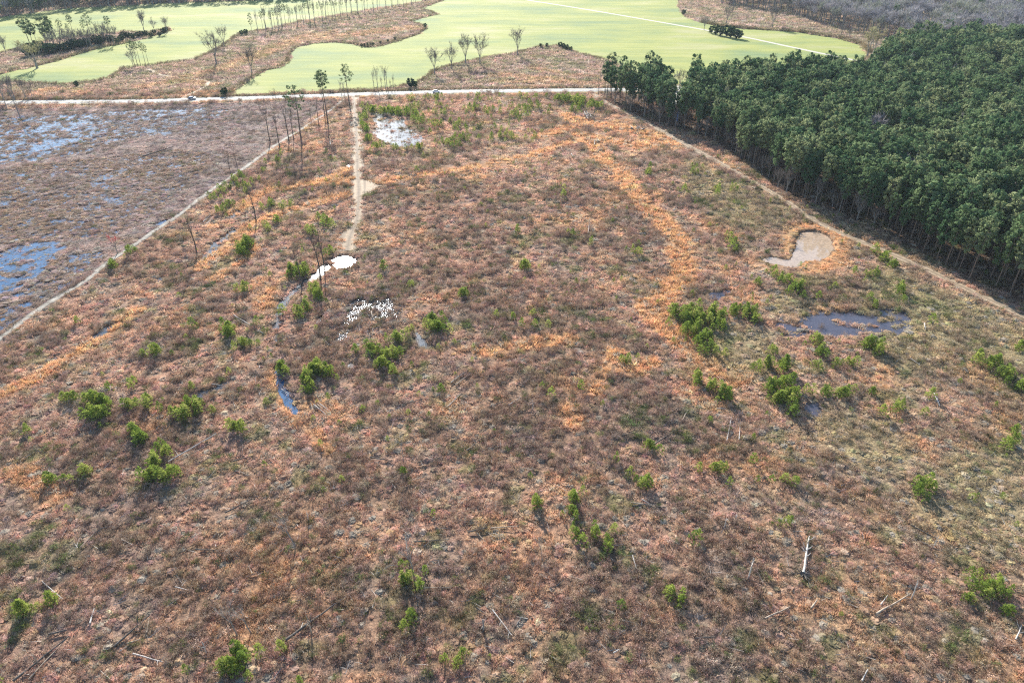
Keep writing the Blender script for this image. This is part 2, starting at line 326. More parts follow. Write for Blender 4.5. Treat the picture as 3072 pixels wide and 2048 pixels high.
class MB:
    """collects triangles and quads (quads are split)"""
    def __init__(s): s.V = []; s.F = []; s.n = 0
    def add(s, V, F):
        V = np.asarray(V, float); F = np.asarray(F, int)
        if F.shape[1] == 4: F = np.vstack([F[:, [0, 1, 2]], F[:, [0, 2, 3]]])
        s.V.append(V); s.F.append(F+s.n); s.n += len(V)
    def tube(s, pts, rad, sides=5, cap=True):
        pts = [np.array(p, float) for p in pts]; n = len(pts); V = []
        for i, p in enumerate(pts):
            d = pts[min(i+1, n-1)]-pts[max(i-1, 0)]; d = d/(np.linalg.norm(d)+1e-9)
            a = np.cross(d, [0, 0, 1.] if abs(d[2]) < .9 else [1., 0, 0]); a /= np.linalg.norm(a); b = np.cross(d, a)
            for k in range(sides):
                t = 2*math.pi*k/sides; V.append(p+rad[i]*(math.cos(t)*a+math.sin(t)*b))
        F = []
        for i in range(n-1):
            for k in range(sides):
                k2 = (k+1) % sides; F.append([i*sides+k, i*sides+k2, (i+1)*sides+k2, (i+1)*sides+k])
        s.add(V, F)
        if cap:
            for e in (0, n-1):
                V2 = V[e*sides:(e+1)*sides]; s.add(V2+[pts[e]], [[k, (k+1) % sides, sides] for k in range(sides)])
    def box(s, c, d, taper=1.0):
        x, y, z = c; a, b, h = d[0]/2, d[1]/2, d[2]/2; t = taper
        V = [(x-a, y-b, z-h), (x+a, y-b, z-h), (x+a, y+b, z-h), (x-a, y+b, z-h), (x-a*t, y-b*t, z+h), (x+a*t, y-b*t, z+h), (x+a*t, y+b*t, z+h), (x-a*t, y+b*t, z+h)]
        s.add(V, [[0, 3, 2, 1], [4, 5, 6, 7], [0, 1, 5, 4], [1, 2, 6, 5], [2, 3, 7, 6], [3, 0, 4, 7]])
    def leaves(s, cen, r, k, ln, wd, up=0.0, r_=rng):
        """k leaf-sized quads in a ball of radius r round each of the centres"""
        cen = np.repeat(np.asarray(cen, float), k, 0); n = len(cen)
        d = r_.normal(size=(n, 3)); d /= np.linalg.norm(d, axis=1)[:, None]
        rr = np.repeat(np.broadcast_to(r, (n//k,)), k)[:, None]
        p = cen + d*rr*(r_.random((n, 1))**.5)*[1, 1, .7]
        a = r_.normal(size=(n, 3)) + d*.8; a[:, 2] += up; a /= np.linalg.norm(a, axis=1)[:, None]
        b = np.cross(a, r_.normal(size=(n, 3))); b /= np.linalg.norm(b, axis=1)[:, None]
        L = ln*(.6+.8*r_.random((n, 1))); W = wd*(.6+.8*r_.random((n, 1)))
        V = np.stack([p-a*L/2, p+b*W/2, p+a*L/2, p-b*W/2], 1).reshape(-1, 3)
        i = np.arange(n)*4
        s.add(V, np.stack([i, i+1, i+2, i+3], 1))
    def blades(s, n, rad, h, lean, wd, r_=rng):
        p = r_.normal(size=(n, 2))*rad*.45
        az = np.arctan2(p[:, 1], p[:, 0]) + r_.normal(size=n)*.6
        l = lean*(.3+r_.random(n)); hh = h*(.55+.6*r_.random(n))
        tip = np.stack([p[:, 0]+np.cos(az)*l*hh, p[:, 1]+np.sin(az)*l*hh, hh], 1)
        t = r_.random(n)*6.28; q = np.stack([np.cos(t), np.sin(t)], 1)*wd/2
        z0 = np.full((n, 1), -.05)
        V = np.stack([np.hstack([p-q, z0]), np.hstack([p+q, z0]), tip], 1).reshape(-1, 3)
        i = np.arange(n)*3; s.add(V, np.stack([i, i+1, i+2], 1))
    def me(s, name, mat, smooth=False): return mesh_np(name, np.vstack(s.V), np.vstack(s.F), mat, smooth)

# ------------------------------------------------------------------ materials
def newmat(name):
    m = bpy.data.materials.new(name); m.use_nodes = True; nt = m.node_tree; nt.nodes.clear()
    out = nt.nodes.new('ShaderNodeOutputMaterial'); return m, nt, out
def N(nt, t, **kw):
    n = nt.nodes.new(t)
    for k, v in kw.items():
        if k.startswith('i_'):
            key = k[2:]; key = int(key) if key.isdigit() else key.replace('_', ' ')
            n.inputs[key].default_value = v
        else: setattr(n, k, v)
    return n
def ramp(nt, src, stops):
    r = N(nt, 'ShaderNodeValToRGB'); e = r.color_ramp.elements
    while len(e) < len(stops): e.new(.5)
    for el, (p, c) in zip(e, stops): el.position = p; el.color = (*c, 1) if len(c) == 3 else c
    nt.links.new(src, r.inputs[0]); return r.outputs[0]
def vmul(nt, a, b, t='MULTIPLY', f=1.0):
    m = N(nt, 'ShaderNodeMix', data_type='RGBA', blend_type=t); m.inputs[0].default_value = f
    nt.links.new(a, m.inputs[6]) if hasattr(a, 'links') else setattr(m.inputs[6], 'default_value', a)
    nt.links.new(b, m.inputs[7]) if hasattr(b, 'links') else setattr(m.inputs[7], 'default_value', b)
    return m.outputs[2]
def leafmat(name, c1, c2, trans=.35, attr=None, rough=.7, c3=None):
    """plant matter: diffuse + translucent, colour differs from plant to plant"""
    m, nt, out = newmat(name)
    if attr:
        a = N(nt, 'ShaderNodeAttribute', attribute_type='INSTANCER', attribute_name=attr); col = a.outputs['Color']
    else:
        oi = N(nt, 'ShaderNodeObjectInfo')
        st = [(0, c1), (1, c2)] if c3 is None else [(0, c1), (.55, c2), (1, c3)]
        col = ramp(nt, oi.outputs['Random'], st)
    geo = N(nt, 'ShaderNodeNewGeometry')
    rv = ramp(nt, geo.outputs['Random Per Island'], [(0, (.62, .62, .62)), (1, (1.3, 1.3, 1.25))])
    col = vmul(nt, col, rv)
    d = N(nt, 'ShaderNodeBsdfDiffuse'); t = N(nt, 'ShaderNodeBsdfTranslucent'); mx = N(nt, 'ShaderNodeMixShader'); mx.inputs[0].default_value = trans
    nt.links.new(col, d.inputs[0]); nt.links.new(col, t.inputs[0]); nt.links.new(d.outputs[0], mx.inputs[1]); nt.links.new(t.outputs[0], mx.inputs[2])
    nt.links.new(mx.outputs[0], out.inputs[0]); return m
def plain(name, col, rough=.8, noise=None, spec=.3, metallic=0, bump=0):
    m, nt, out = newmat(name); b = N(nt, 'ShaderNodeBsdfPrincipled')
    b.inputs['Roughness'].default_value = rough; b.inputs['Specular IOR Level'].default_value = spec; b.inputs['Metallic'].default_value = metallic
    b.inputs['Base Color'].default_value = (*col, 1)
    if noise:
        g = N(nt, 'ShaderNodeTexCoord'); nz = N(nt, 'ShaderNodeTexNoise', i_Scale=noise[0], i_Detail=5.0)
        nt.links.new(g.outputs['Object'], nz.inputs[0])
        lo = tuple(c*noise[1] for c in col); hi = tuple(min(1, c*noise[2]) for c in col)
        nt.links.new(ramp(nt, nz.outputs[0], [(.3, lo), (.7, hi)]), b.inputs['Base Color'])
        if bump:
            bp = N(nt, 'ShaderNodeBump', i_Strength=bump, i_Distance=.05); nt.links.new(nz.outputs[0], bp.inputs['Height']); nt.links.new(bp.outputs[0], b.inputs['Normal'])
    nt.links.new(b.outputs[0], out.inputs[0]); return m

def ground_mat():
    m, nt, out = newmat('ground_cover')
    a = N(nt, 'ShaderNodeAttribute', attribute_type='GEOMETRY', attribute_name='Col')
    g = N(nt, 'ShaderNodeNewGeometry')
    n1 = N(nt, 'ShaderNodeTexNoise', i_Scale=1.1, i_Detail=6.0, i_Roughness=.7); nt.links.new(g.outputs['Position'], n1.inputs[0])
    n2 = N(nt, 'ShaderNodeTexNoise', i_Scale=.28, i_Detail=5.0, i_Roughness=.65); nt.links.new(g.outputs['Position'], n2.inputs[0])
    c = vmul(nt, a.outputs['Color'], ramp(nt, n1.outputs[0], [(.32, (.42, .42, .45)), (.5, (.95, .93, .9)), (.68, (1.65, 1.6, 1.5))]))
    c = vmul(nt, c, ramp(nt, n2.outputs[0], [(.35, (.75, .77, .8)), (.65, (1.25, 1.2, 1.12))]))
    b = N(nt, 'ShaderNodeBsdfPrincipled', i_Roughness=.95); b.inputs['Specular IOR Level'].default_value = .05
    nt.links.new(c, b.inputs['Base Color'])
    bp = N(nt, 'ShaderNodeBump', i_Strength=.9, i_Distance=.45); nt.links.new(n1.outputs[0], bp.inputs['Height']); nt.links.new(bp.outputs[0], b.inputs['Normal'])
    nt.links.new(b.outputs[0], out.inputs[0]); return m
def field_mat():
    m, nt, out = newmat('winter_wheat')
    g = N(nt, 'ShaderNodeNewGeometry')
    mp = N(nt, 'ShaderNodeMapping'); mp.inputs['Rotation'].default_value = (0, 0, R(14)); mp.inputs['Scale'].default_value = (.011, .020, 1)
    nt.links.new(g.outputs['Position'], mp.inputs[0])
    n1 = N(nt, 'ShaderNodeTexNoise', i_Scale=1.0, i_Detail=6.0, i_Roughness=.6); nt.links.new(mp.outputs[0], n1.inputs[0])
    mp2 = N(nt, 'ShaderNodeMapping'); mp2.inputs['Rotation'].default_value = (0, 0, R(14)); mp2.inputs['Scale'].default_value = (.012, .14, 1)
    nt.links.new(g.outputs['Position'], mp2.inputs[0])
    n2 = N(nt, 'ShaderNodeTexNoise', i_Scale=1.0, i_Detail=4.0); nt.links.new(mp2.outputs[0], n2.inputs[0])
    c = ramp(nt, n1.outputs[0], [(.32, (.16, .22, .095)), (.44, (.23, .265, .085)), (.54, (.285, .30, .085)), (.68, (.35, .335, .16))])
    c = vmul(nt, c, ramp(nt, n2.outputs[0], [(.35, (.84, .88, .90)), (.65, (1.07, 1.05, 1.0))]))
    b = N(nt, 'ShaderNodeBsdfPrincipled', i_Roughness=.9); b.inputs['Specular IOR Level'].default_value = .08
    nt.links.new(c, b.inputs['Base Color'])
    n3 = N(nt, 'ShaderNodeTexNoise', i_Scale=3.0, i_Detail=3.0); nt.links.new(g.outputs['Position'], n3.inputs[0])
    bp = N(nt, 'ShaderNodeBump', i_Strength=.4, i_Distance=.15); nt.links.new(n3.outputs[0], bp.inputs['Height']); nt.links.new(bp.outputs[0], b.inputs['Normal'])
    nt.links.new(b.outputs[0], out.inputs[0]); return m
def water_mat(name, col, rough, bstr, scale=1.3):
    m, nt, out = newmat(name)
    g = N(nt, 'ShaderNodeNewGeometry')
    n1 = N(nt, 'ShaderNodeTexNoise', i_Scale=scale, i_Detail=4.0, i_Roughness=.6); nt.links.new(g.outputs['Position'], n1.inputs[0])
    b = N(nt, 'ShaderNodeBsdfPrincipled'); b.inputs['Roughness'].default_value = rough; b.inputs['IOR'].default_value = 1.33
    b.inputs['Specular IOR Level'].default_value = .9
    c = ramp(nt, n1.outputs[0], [(.3, tuple(x*.75 for x in col)), (.7, tuple(x*1.25 for x in col))]); nt.links.new(c, b.inputs['Base Color'])
    bp = N(nt, 'ShaderNodeBump', i_Strength=bstr, i_Distance=.03); nt.links.new(n1.outputs[0], bp.inputs['Height']); nt.links.new(bp.outputs[0], b.inputs['Normal'])
    nt.links.new(b.outputs[0], out.inputs[0]); return m
def dirt_mat(name, lo, hi, sc_=.5):
    m, nt, out = newmat(name)
    g = N(nt, 'ShaderNodeNewGeometry')
    n1 = N(nt, 'ShaderNodeTexNoise', i_Scale=sc_, i_Detail=7.0, i_Roughness=.7); nt.links.new(g.outputs['Position'], n1.inputs[0])
    b = N(nt, 'ShaderNodeBsdfPrincipled', i_Roughness=.85); b.inputs['Specular IOR Level'].default_value = .2
    c = ramp(nt, n1.outputs[0], [(.35, lo), (.65, hi)])
    a = N(nt, 'ShaderNodeAttribute', attribute_type='GEOMETRY', attribute_name='Col'); c = vmul(nt, c, a.outputs['Color'])
    nt.links.new(c, b.inputs['Base Color'])
    bp = N(nt, 'ShaderNodeBump', i_Strength=.6, i_Distance=.1); nt.links.new(n1.outputs[0], bp.inputs['Height']); nt.links.new(bp.outputs[0], b.inputs['Normal'])
    nt.links.new(b.outputs[0], out.inputs[0]); return m
M = dict(
 ground=ground_mat(), field=field_mat(),
 water=water_mat('standing_water', (.035, .05, .065), .10, .6), glint=water_mat('slash_water', (.04, .05, .055), .04, 1.0, 5.0), marshwater=water_mat('marsh_water', (.03, .085, .17), .10, .15), mud=water_mat('muddy_water', (.36, .27, .19), .05, .03), darkwater=water_mat('dark_water', (.06, .055, .07), .15, .2),  # marshwater: blue of the reflected sky is put into its base colour
 asphalt=dirt_mat('road_surface', (.27, .27, .26), (.36, .355, .34), .2), verge=dirt_mat('road_verge', (.24, .22, .14), (.36, .33, .23), .4),
 firebreak=dirt_mat('firebreak_sand', (.15, .13, .10), (.40, .37, .31), .35), gravel=dirt_mat('track_dirt', (.26, .19, .12), (.42, .32, .21), .6), sand=dirt_mat('pale_sand', (.36, .33, .26), (.50, .47, .39), .5),
 white=plain('white_paint', (.8, .8, .78)), yellow=plain('yellow_paint', (.7, .5, .08)),
 needles=leafmat('pine_needles', (.08, .145, .07), (.16, .225, .105), .42, c3=(.30, .33, .17)),
 needles2=leafmat('thin_needles', (.09, .14, .07), (.13, .17, .08), .40), young=leafmat('young_needles', (.15, .22, .045), (.26, .33, .065), .42, c3=(.38, .40, .11)),
 cedar=leafmat('evergreen_leaves', (.035, .07, .035), (.06, .10, .04), .25),
 twig=leafmat('bare_twigs', (.15, .13, .12), (.21, .19, .175), .1), twigfar=leafmat('far_twigs', (.25, .24, .27), (.36, .33, .34), .15, c3=(.30, .31, .22)),
 darktwig=leafmat('dark_twigs', (.08, .07, .06), (.12, .11, .10), .05), twigpale=leafmat('pale_twigs', (.34, .32, .29), (.40, .37, .34), .1), budding=leafmat('budding_twigs', (.30, .30, .15), (.36, .32, .18), .3), redbud=leafmat('red_maple_buds', (.42, .10, .10), (.46, .13, .12), .35),
 bark=plain('pine_bark', (.16, .115, .09), .9, (3, .6, 1.3)), greybark=plain('grey_bark', (.24, .22, .20), .9, (3, .7, 1.25)), darkwood=plain('dark_wet_wood', (.075, .065, .055), .9, (2, .5, 1.8)),
 palewood=plain('bleached_wood', (.43, .40, .36), .8, (2, .75, 1.15)), tanwood=plain('weathered_wood', (.34, .27, .20), .85, (2, .6, 1.3)),
 grass=leafmat('dry_grass', None, None, .42, 'tint'), brushm=leafmat('brush_twigs', None, None, .18, 'tint'),
 car_blue=plain('blue_grey_car_paint', (.12, .15, .22), .3, spec=.5), car_white=plain('white_car_paint', (.75, .76, .78), .3, spec=.5), car_dark=plain('dark_car_paint', (.04, .045, .05), .3, spec=.5),
 glass=plain('car_glass', (.03, .04, .05), .08, spec=.8), rubber=plain('rubber', (.02, .02, .02), .9), metal=plain('dark_metal', (.05, .05, .055), .5), blue=plain('blue_tarp', (.08, .22, .62), .6))

# ------------------------------------------------------------------ ground
def axis(parts):
    out = []
    for a, b, s0, s1 in parts:
        x = a
        while x < b: out.append(x); x += s0+(s1-s0)*(x-a)/(b-a)
    return np.array(out)
half = axis([(0, 170, .85, .85), (170, 330, .95, 1.6), (330, 760, 2.5, 6), (760, 9000, 20, 900)])
gx = np.concatenate([-half[::-1][:-1], half])
gy = np.concatenate([-axis([(0, 7000, 4, 900)])[::-1][:-1]+38, axis([(38, 240, .75, .75), (240, 450, .9, 1.5), (450, 1000, 2.2, 5.5), (1000, 9000, 12, 900)])])
XX, YY = np.meshgrid(gx, gy); X = XX.ravel(); Y = YY.ravel()
near = (np.abs(X) < 900) & (Y < 1400) & (Y > 20)
Z = np.full(X.shape, -.12); Z[near] = ground_z(X[near], Y[near])
cg = np.tile(np.array([.22, .2, .13]), (len(X), 1)); gc, gwt = zone(X[near], Y[near])
gc = gc*.55
zn = Z[near]; wetw = sstep(WL+.16, WL+.02, zn); gc = gc*(1-wetw[:, None])+COLS['wet']*wetw[:, None]
cg[near] = gc
nx, ny = len(gx), len(gy)
ii = (np.arange(ny-1)[:, None]*nx+np.arange(nx-1)[None, :]).ravel()
ground = ob('ground', mesh_np('ground', np.stack([X, Y, Z], 1), np.stack([ii, ii+1, ii+1+nx, ii+nx], 1), M['ground'], True, cg))
tag(ground, 'rough cut-over ground under dry orange grass and brush', None, None, 'structure')
print('ground', nx, ny)

def sheet(name, P, z, mat, label, edge=.0, kind='structure', step=4, cat=None):
    """flat sheet with its own ragged outline and a short skirt"""
    P = resample(np.vstack([P, P[:1]]), step)[:-1]
    if edge:
        n = len(P); d = np.roll(P, -1, 0)-np.roll(P, 1, 0); d /= np.linalg.norm(d, axis=1)[:, None]+1e-9
        P = P+np.stack([d[:, 1], -d[:, 0]], 1)*((fbm(P[:, 0], P[:, 1], 3, 3, 9)-.5)*2*edge)[:, None]
    from mathutils.geometry import tessellate_polygon
    tri = tessellate_polygon([[Vector((p[0], p[1], 0)) for p in P]])
    V = [(p[0], p[1], z) for p in P]+[(p[0], p[1], z-.25) for p in P]; n = len(P)
    F = [list(t) for t in tri]+[[i, (i+1) % n, n+(i+1) % n] for i in range(n)]+[[i, n+(i+1) % n, n+i] for i in range(n)]
    # keep the top facing up
    a = np.array(V); f0 = np.array(F[:len(tri)]); nz = np.cross(a[f0[:, 1]]-a[f0[:, 0]], a[f0[:, 2]]-a[f0[:, 0]])[:, 2]
    F = [([q[0], q[2], q[1]] if i < len(tri) and nz[i] < 0 else q) for i, q in enumerate(F)]
    o = ob(name, mesh_np(name, V, F, mat, False, np.ones((len(V), 3)))); tag(o, label, cat, None, kind); return o
def strip(name, P, hw, z, mat, label, edge=.3, prof=None, step=2.0, kind='structure', parent=None, drop=.25):
    """a track: cross-section of several points so that ruts and crown are real relief; prof = [(offset, dz, shade)]"""
    P = resample(smooth_poly(P, 2, False), step); n = len(P)
    d = np.gradient(P, axis=0); d /= np.linalg.norm(d, axis=1)[:, None]; nr = np.stack([-d[:, 1], d[:, 0]], 1)
    prof = prof or [(-1, 0, 1), (1, 0, 1)]
    rows = []; cols = []
    for k, (o_, dz, sh) in enumerate(prof):
        w = np.full(n, o_*hw)
        if k in (0, len(prof)-1): w = w+np.sign(o_)*(fbm(P[:, 0]+k*50, P[:, 1], 3.5, 3, 21)-.4)*2*edge
        rows.append(np.column_stack([P+nr*w[:, None], z+dz+np.zeros(n)])); cols.append(np.full((n, 3), sh))
    rows.insert(0, rows[0]-[0, 0, drop]); cols.insert(0, cols[0]); rows.append(rows[-1]-[0, 0, drop]); cols.append(cols[-1])
    k = len(rows); V = np.stack(rows, 1).reshape(-1, 3); cc = np.stack(cols, 1).reshape(-1, 3)
    i = (np.arange(n-1)[:, None]*k+np.arange(k-1)[None, :]).ravel()
    o = ob(name, mesh_np(name, V, np.stack([i, i+k, i+k+1, i+1], 1), mat, False, cc), parent)
    if not parent: tag(o, label, None, None, kind)
    return o
sheet('field', FIELD_MAIN, -.03, M['field'], 'wide pale green crop field beyond the road', .8)
sheet('field', FIELD_WEST, -.03, M['field'], 'pale green crop field at the upper left behind the rough strip', .8)
strip('road_verge', ROAD, 5.4, .0, M['verge'], 'mown sandy verge on both sides of the paved road', .6, [(-1, -.03, 1), (-.65, .03, 1), (.65, .03, 1), (1, -.03, 1)], 4)
road = strip('road', ROAD, 3.3, .08, M['asphalt'], 'pale paved country road crossing the whole view', .05, [(-1, 0, 1), (0, .06, 1), (1, 0, 1)], 4)
for off, nm in ((.14, 'centre_line'), (-.14, 'centre_line')):
    Pr = resample(smooth_poly(ROAD, 2, False), 4); d = np.gradient(Pr, axis=0); d /= np.linalg.norm(d, axis=1)[:, None]; Pr = Pr+np.stack([-d[:, 1], d[:, 0]], 1)*off
    strip(nm, Pr[::2], .06, .150, M['yellow'], '', 0, None, 8, parent=road, drop=.005)
for off in (3.05, -3.05):
    Pr = resample(smooth_poly(ROAD, 2, False), 4); d = np.gradient(Pr, axis=0); d /= np.linalg.norm(d, axis=1)[:, None]; Pr = Pr+np.stack([-d[:, 1], d[:, 0]], 1)*off
    strip('edge_line', Pr[::2], .06, .096, M['white'], '', 0, None, 8, parent=road, drop=.005)
RUT = [(-1, -.02, .5), (-.72, .0, .68), (-.5, -.07, 1.05), (-.28, .0, .8), (0, .05, .5), (.28, .0, .8), (.5, -.07, 1.05), (.72, .0, .68), (1, -.02, .5)]
strip('dirt_track', T_MAIN, 2.9, -.02, M['gravel'], 'straight gravel track running from the road into the clearing', .6, RUT, 1.5)
strip('dirt_track', T_MAIN[-5:], 3.2, -.03, M['gravel'], 'wider muddy end of the gravel track', .9, RUT, 1.5)
sheet('track_junction', T_JUNC, -.035, M['gravel'], 'widened gravel junction halfway down the track', 1.4, step=1.2)
strip('forest_track', T_EAST, 1.9, -.02, M['gravel'], 'dirt track along the edge of the pine forest', .5, RUT, 1.5)
strip('firebreak_track', T_WEST, .95, -.02, M['firebreak'], 'pale sandy firebreak between wetland and clearing', .5, [(-1, -.02, .5), (-.5, .02, .9), (0, .0, 1), (.5, .02, .9), (1, -.02, .45)], 1.5)
strip('farm_lane', T_FARM, 2.0, .0, M['sand'], 'pale sandy farm lane crossing the big green field', .3, None, 4)
strip('dirt_track', T_SPUR, 1.2, -.02, M['gravel'], 'pale dirt spur climbing left from the road into the rough strip', .5, None, 2)
sheet('yard', YARD, -.02, M['sand'], 'sandy yard in the gap of the pine forest', .5, step=2)
for nm, lab, P, mt, pt in pools:
    P2 = P+(P-P.mean(0))*0
    P2 = offset_poly(P, 1.3)
    from mathutils.geometry import tessellate_polygon
    tri = [list(t) for t in tessellate_polygon([[Vector((p[0], p[1], 0)) for p in P2]])]
    V = np.column_stack([P2, np.full(len(P2), WL-(.02 if pt > .8 else 0))]); f0 = np.array(tri); nz = np.cross(V[f0[:, 1]]-V[f0[:, 0]], V[f0[:, 2]]-V[f0[:, 0]])[:, 2]
    f0[nz < 0] = f0[nz < 0][:, [0, 2, 1]]
    tag(ob(nm, mesh_np(nm, V, f0, M[mt])), lab, None, None, 'structure')

# ------------------------------------------------------------------ plants: shapes shared by all copies
def proto_coll(name, meshes):
    c = bpy.data.collections.new(name)
    for i, m in enumerate(meshes): c.objects.link(bpy.data.objects.new('%s_%02d' % (name, i), m))
    return c
def scatter(name, pts, rz, scl, idx, tint, coll, label, cat, tilt=None):
    """one stuff object: geometry nodes put a plant on each vertex"""
    me = bpy.data.meshes.new(name); me.vertices.add(len(pts)); me.vertices.foreach_set('co', np.asarray(pts, np.float32).ravel())
    r3 = np.zeros((len(pts), 3), np.float32); r3[:, 2] = rz
    if tilt is not None: r3[:, 0] = tilt
    for nm, ty, arr in (('rot', 'FLOAT_VECTOR', r3), ('scl', 'FLOAT_VECTOR', np.asarray(scl, np.float32))):
        a = me.attributes.new(nm, ty, 'POINT'); a.data.foreach_set('vector', arr.ravel())
    a = me.attributes.new('idx', 'INT', 'POINT'); a.data.foreach_set('value', np.asarray(idx, np.int32))
    if tint is not None:
        a = me.attributes.new('tint', 'FLOAT_VECTOR', 'POINT'); a.data.foreach_set('vector', np.asarray(tint, np.float32).ravel())
    o = ob(name, me); ng = bpy.data.node_groups.new(name, 'GeometryNodeTree')
    ng.interface.new_socket('Geometry', in_out='INPUT', socket_type='NodeSocketGeometry'); ng.interface.new_socket('Geometry', in_out='OUTPUT', socket_type='NodeSocketGeometry')
    gi = ng.nodes.new('NodeGroupInput'); go = ng.nodes.new('NodeGroupOutput')
    ci = ng.nodes.new('GeometryNodeCollectionInfo'); ci.inputs[0].default_value = coll; ci.inputs['Separate Children'].default_value = True; ci.inputs['Reset Children'].default_value = True
    ip = ng.nodes.new('GeometryNodeInstanceOnPoints'); ip.inputs['Pick Instance'].default_value = True
    def att(nm, ty):
        n = ng.nodes.new('GeometryNodeInputNamedAttribute'); n.data_type = ty; n.inputs[0].default_value = nm; return n.outputs[0]
    ng.links.new(gi.outputs[0], ip.inputs['Points']); ng.links.new(ci.outputs[0], ip.inputs['Instance'])
    ng.links.new(att('idx', 'INT'), ip.inputs['Instance Index']); ng.links.new(att('rot', 'FLOAT_VECTOR'), ip.inputs['Rotation']); ng.links.new(att('scl', 'FLOAT_VECTOR'), ip.inputs['Scale'])
    ng.links.new(ip.outputs[0], go.inputs[0])
    md = o.modifiers.new('plants', 'NODES'); md.node_group = ng
    tag(o, label, cat, None, 'stuff'); return o

def pine_crown(h, r, lo, ncl, k, ln, wd, seed, mat, shape='round'):
    r_ = np.random.default_rng(seed); cen = []
    for i in range(ncl):
        t = (i+.5)/ncl; zz = lo+(1-lo)*t**.85
        if shape == 'round': prof = math.sin(math.pi*min(.98, .18+.80*(1-t)))**.7
        elif shape == 'cone': prof = (1-t)**.75+.08
        elif shape == 'top': prof = .35+.75*math.sin(math.pi*min(1, .1+.85*t))
        a = i*2.4+r_.random()*.9; rr = r*prof*(.35+.75*r_.random()**.6)
        cen.append((math.cos(a)*rr, math.sin(a)*rr, h*zz-rr*.12+r_.normal()*.3*h/20))
    b = MB(); b.leaves(cen, np.array([r*.26*(.7+.6*r_.random()) for _ in cen]), k, ln, wd, .5, r_)
    if shape == 'round':                                # opaque inner foliage lumps, added to block light and shade the crown
        for c in cen[::3]:
            V = []; F = []; rr = r*.27*(.8+.5*r_.random())
            for th in (0.0, .9, 1.75, 2.6, 3.14):
                for q in range(6): a = q*1.047+th; w_ = rr*(1+.25*r_.normal()); V.append((c[0]*.9+math.sin(th)*math.cos(a)*w_, c[1]*.9+math.sin(th)*math.sin(a)*w_, c[2]+math.cos(th)*w_*.8))
            for j in range(4):
                for q in range(6): F.append([j*6+q, (j+1)*6+q, (j+1)*6+(q+1) % 6, j*6+(q+1) % 6])
            b.add(V, F)
    return b.me('pine_crown', mat), cen
def pine_trunk(h, r0, cen, mat, every=3, bend=.0, seed=0):
    r_ = np.random.default_rng(seed); b = MB(); pts = []; rad = []
    for i in range(7):
        t = i/6; pts.append((math.sin(t*2.2+seed)*bend*t, math.cos(t*1.7+seed)*bend*t, -.4+(h*.97+.4)*t)); rad.append(r0*(1-t*.86))
    b.tube(pts, rad, 6)
    for c in cen[::every]:
        q = (c[0]*.04, c[1]*.04, c[2]-.12*math.hypot(c[0], c[1])-.2)
        b.tube([q, ((q[0]+c[0])/2, (q[1]+c[1])/2, (q[2]+c[2])/2+.1), c], [r0*.26, r0*.17, r0*.06], 3, False)
    return b.me('trunk', mat)
def bare_tree(h, spread, seed, nmain=6, depth=3, tw=260, mat_b=None, mat_t=None, fork=.3, tlen=1.1, tww=.05):
    """trunk and limbs as one mesh, the twig haze as another"""
    r_ = np.random.default_rng(seed); b = MB(); tips = []
    def grow(p, d, L, rad, lev):
        d = d/np.linalg.norm(d); m = p+d*L*.5+r_.normal(size=3)*L*.04; e = p+d*L+r_.normal(size=3)*L*.06
        b.tube([p, m, e], [rad, rad*.8, rad*.55], 5 if lev == 0 else (4 if lev == 1 else 3), False)
        tips.append((e, d, L, lev)); tips.append((m, d, L, lev))
        if lev < depth:
            for _ in range(3 if lev else nmain):
                dd = d*(.75 if lev else .8)+r_.normal(size=3)*.55*spread; dd[2] += .25
                q = e if r_.random() < .5 else m+(e-m)*r_.random(); grow(q, dd, L*(.55+.2*r_.random()), rad*.5, lev+1)
    base = np.array([0, 0, -.4]); b.tube([base, (.05*h*r_.normal()*.3, .0, h*fork*.6), (0, 0, h*fork)], [h*.023, h*.019, h*.016], 6, False)
    for i in range(nmain):
        a = i*2.4+r_.random(); z0 = h*fork*(.8+.9*r_.random() if i else 1)
        grow(np.array([0, 0, min(z0, h*fork)]), np.array([math.cos(a)*spread*.6, math.sin(a)*spread*.6, 1.0+.5*(i == 0)]), h*.34*(.8+.4*r_.random()), h*.0085, 1)
    t = MB(); ts = [x for x in tips if x[3] >= 2]
    n = tw; pick = r_.integers(0, len(ts), n)
    P = np.array([ts[i][0] for i in pick]); D = np.array([ts[i][1] for i in pick])+r_.normal(size=(n, 3))*.5; D /= np.linalg.norm(D, axis=1)[:, None]
    L = tlen*h/16*(.6+.8*r_.random((n, 1))); s = np.cross(D, r_.normal(size=(n, 3))); s /= np.linalg.norm(s, axis=1)[:, None]
    V = np.stack([P-s*tww/2, P+s*tww/2, P+D*L], 1).reshape(-1, 3); i = np.arange(n)*3; t.add(V, np.stack([i, i+1, i+2], 1))
    z = max(v[:, 2].max() for v in b.V)
    return b.me('trunk', mat_b or M['greybark']), t.me('twigs', mat_t or M['twig']), z

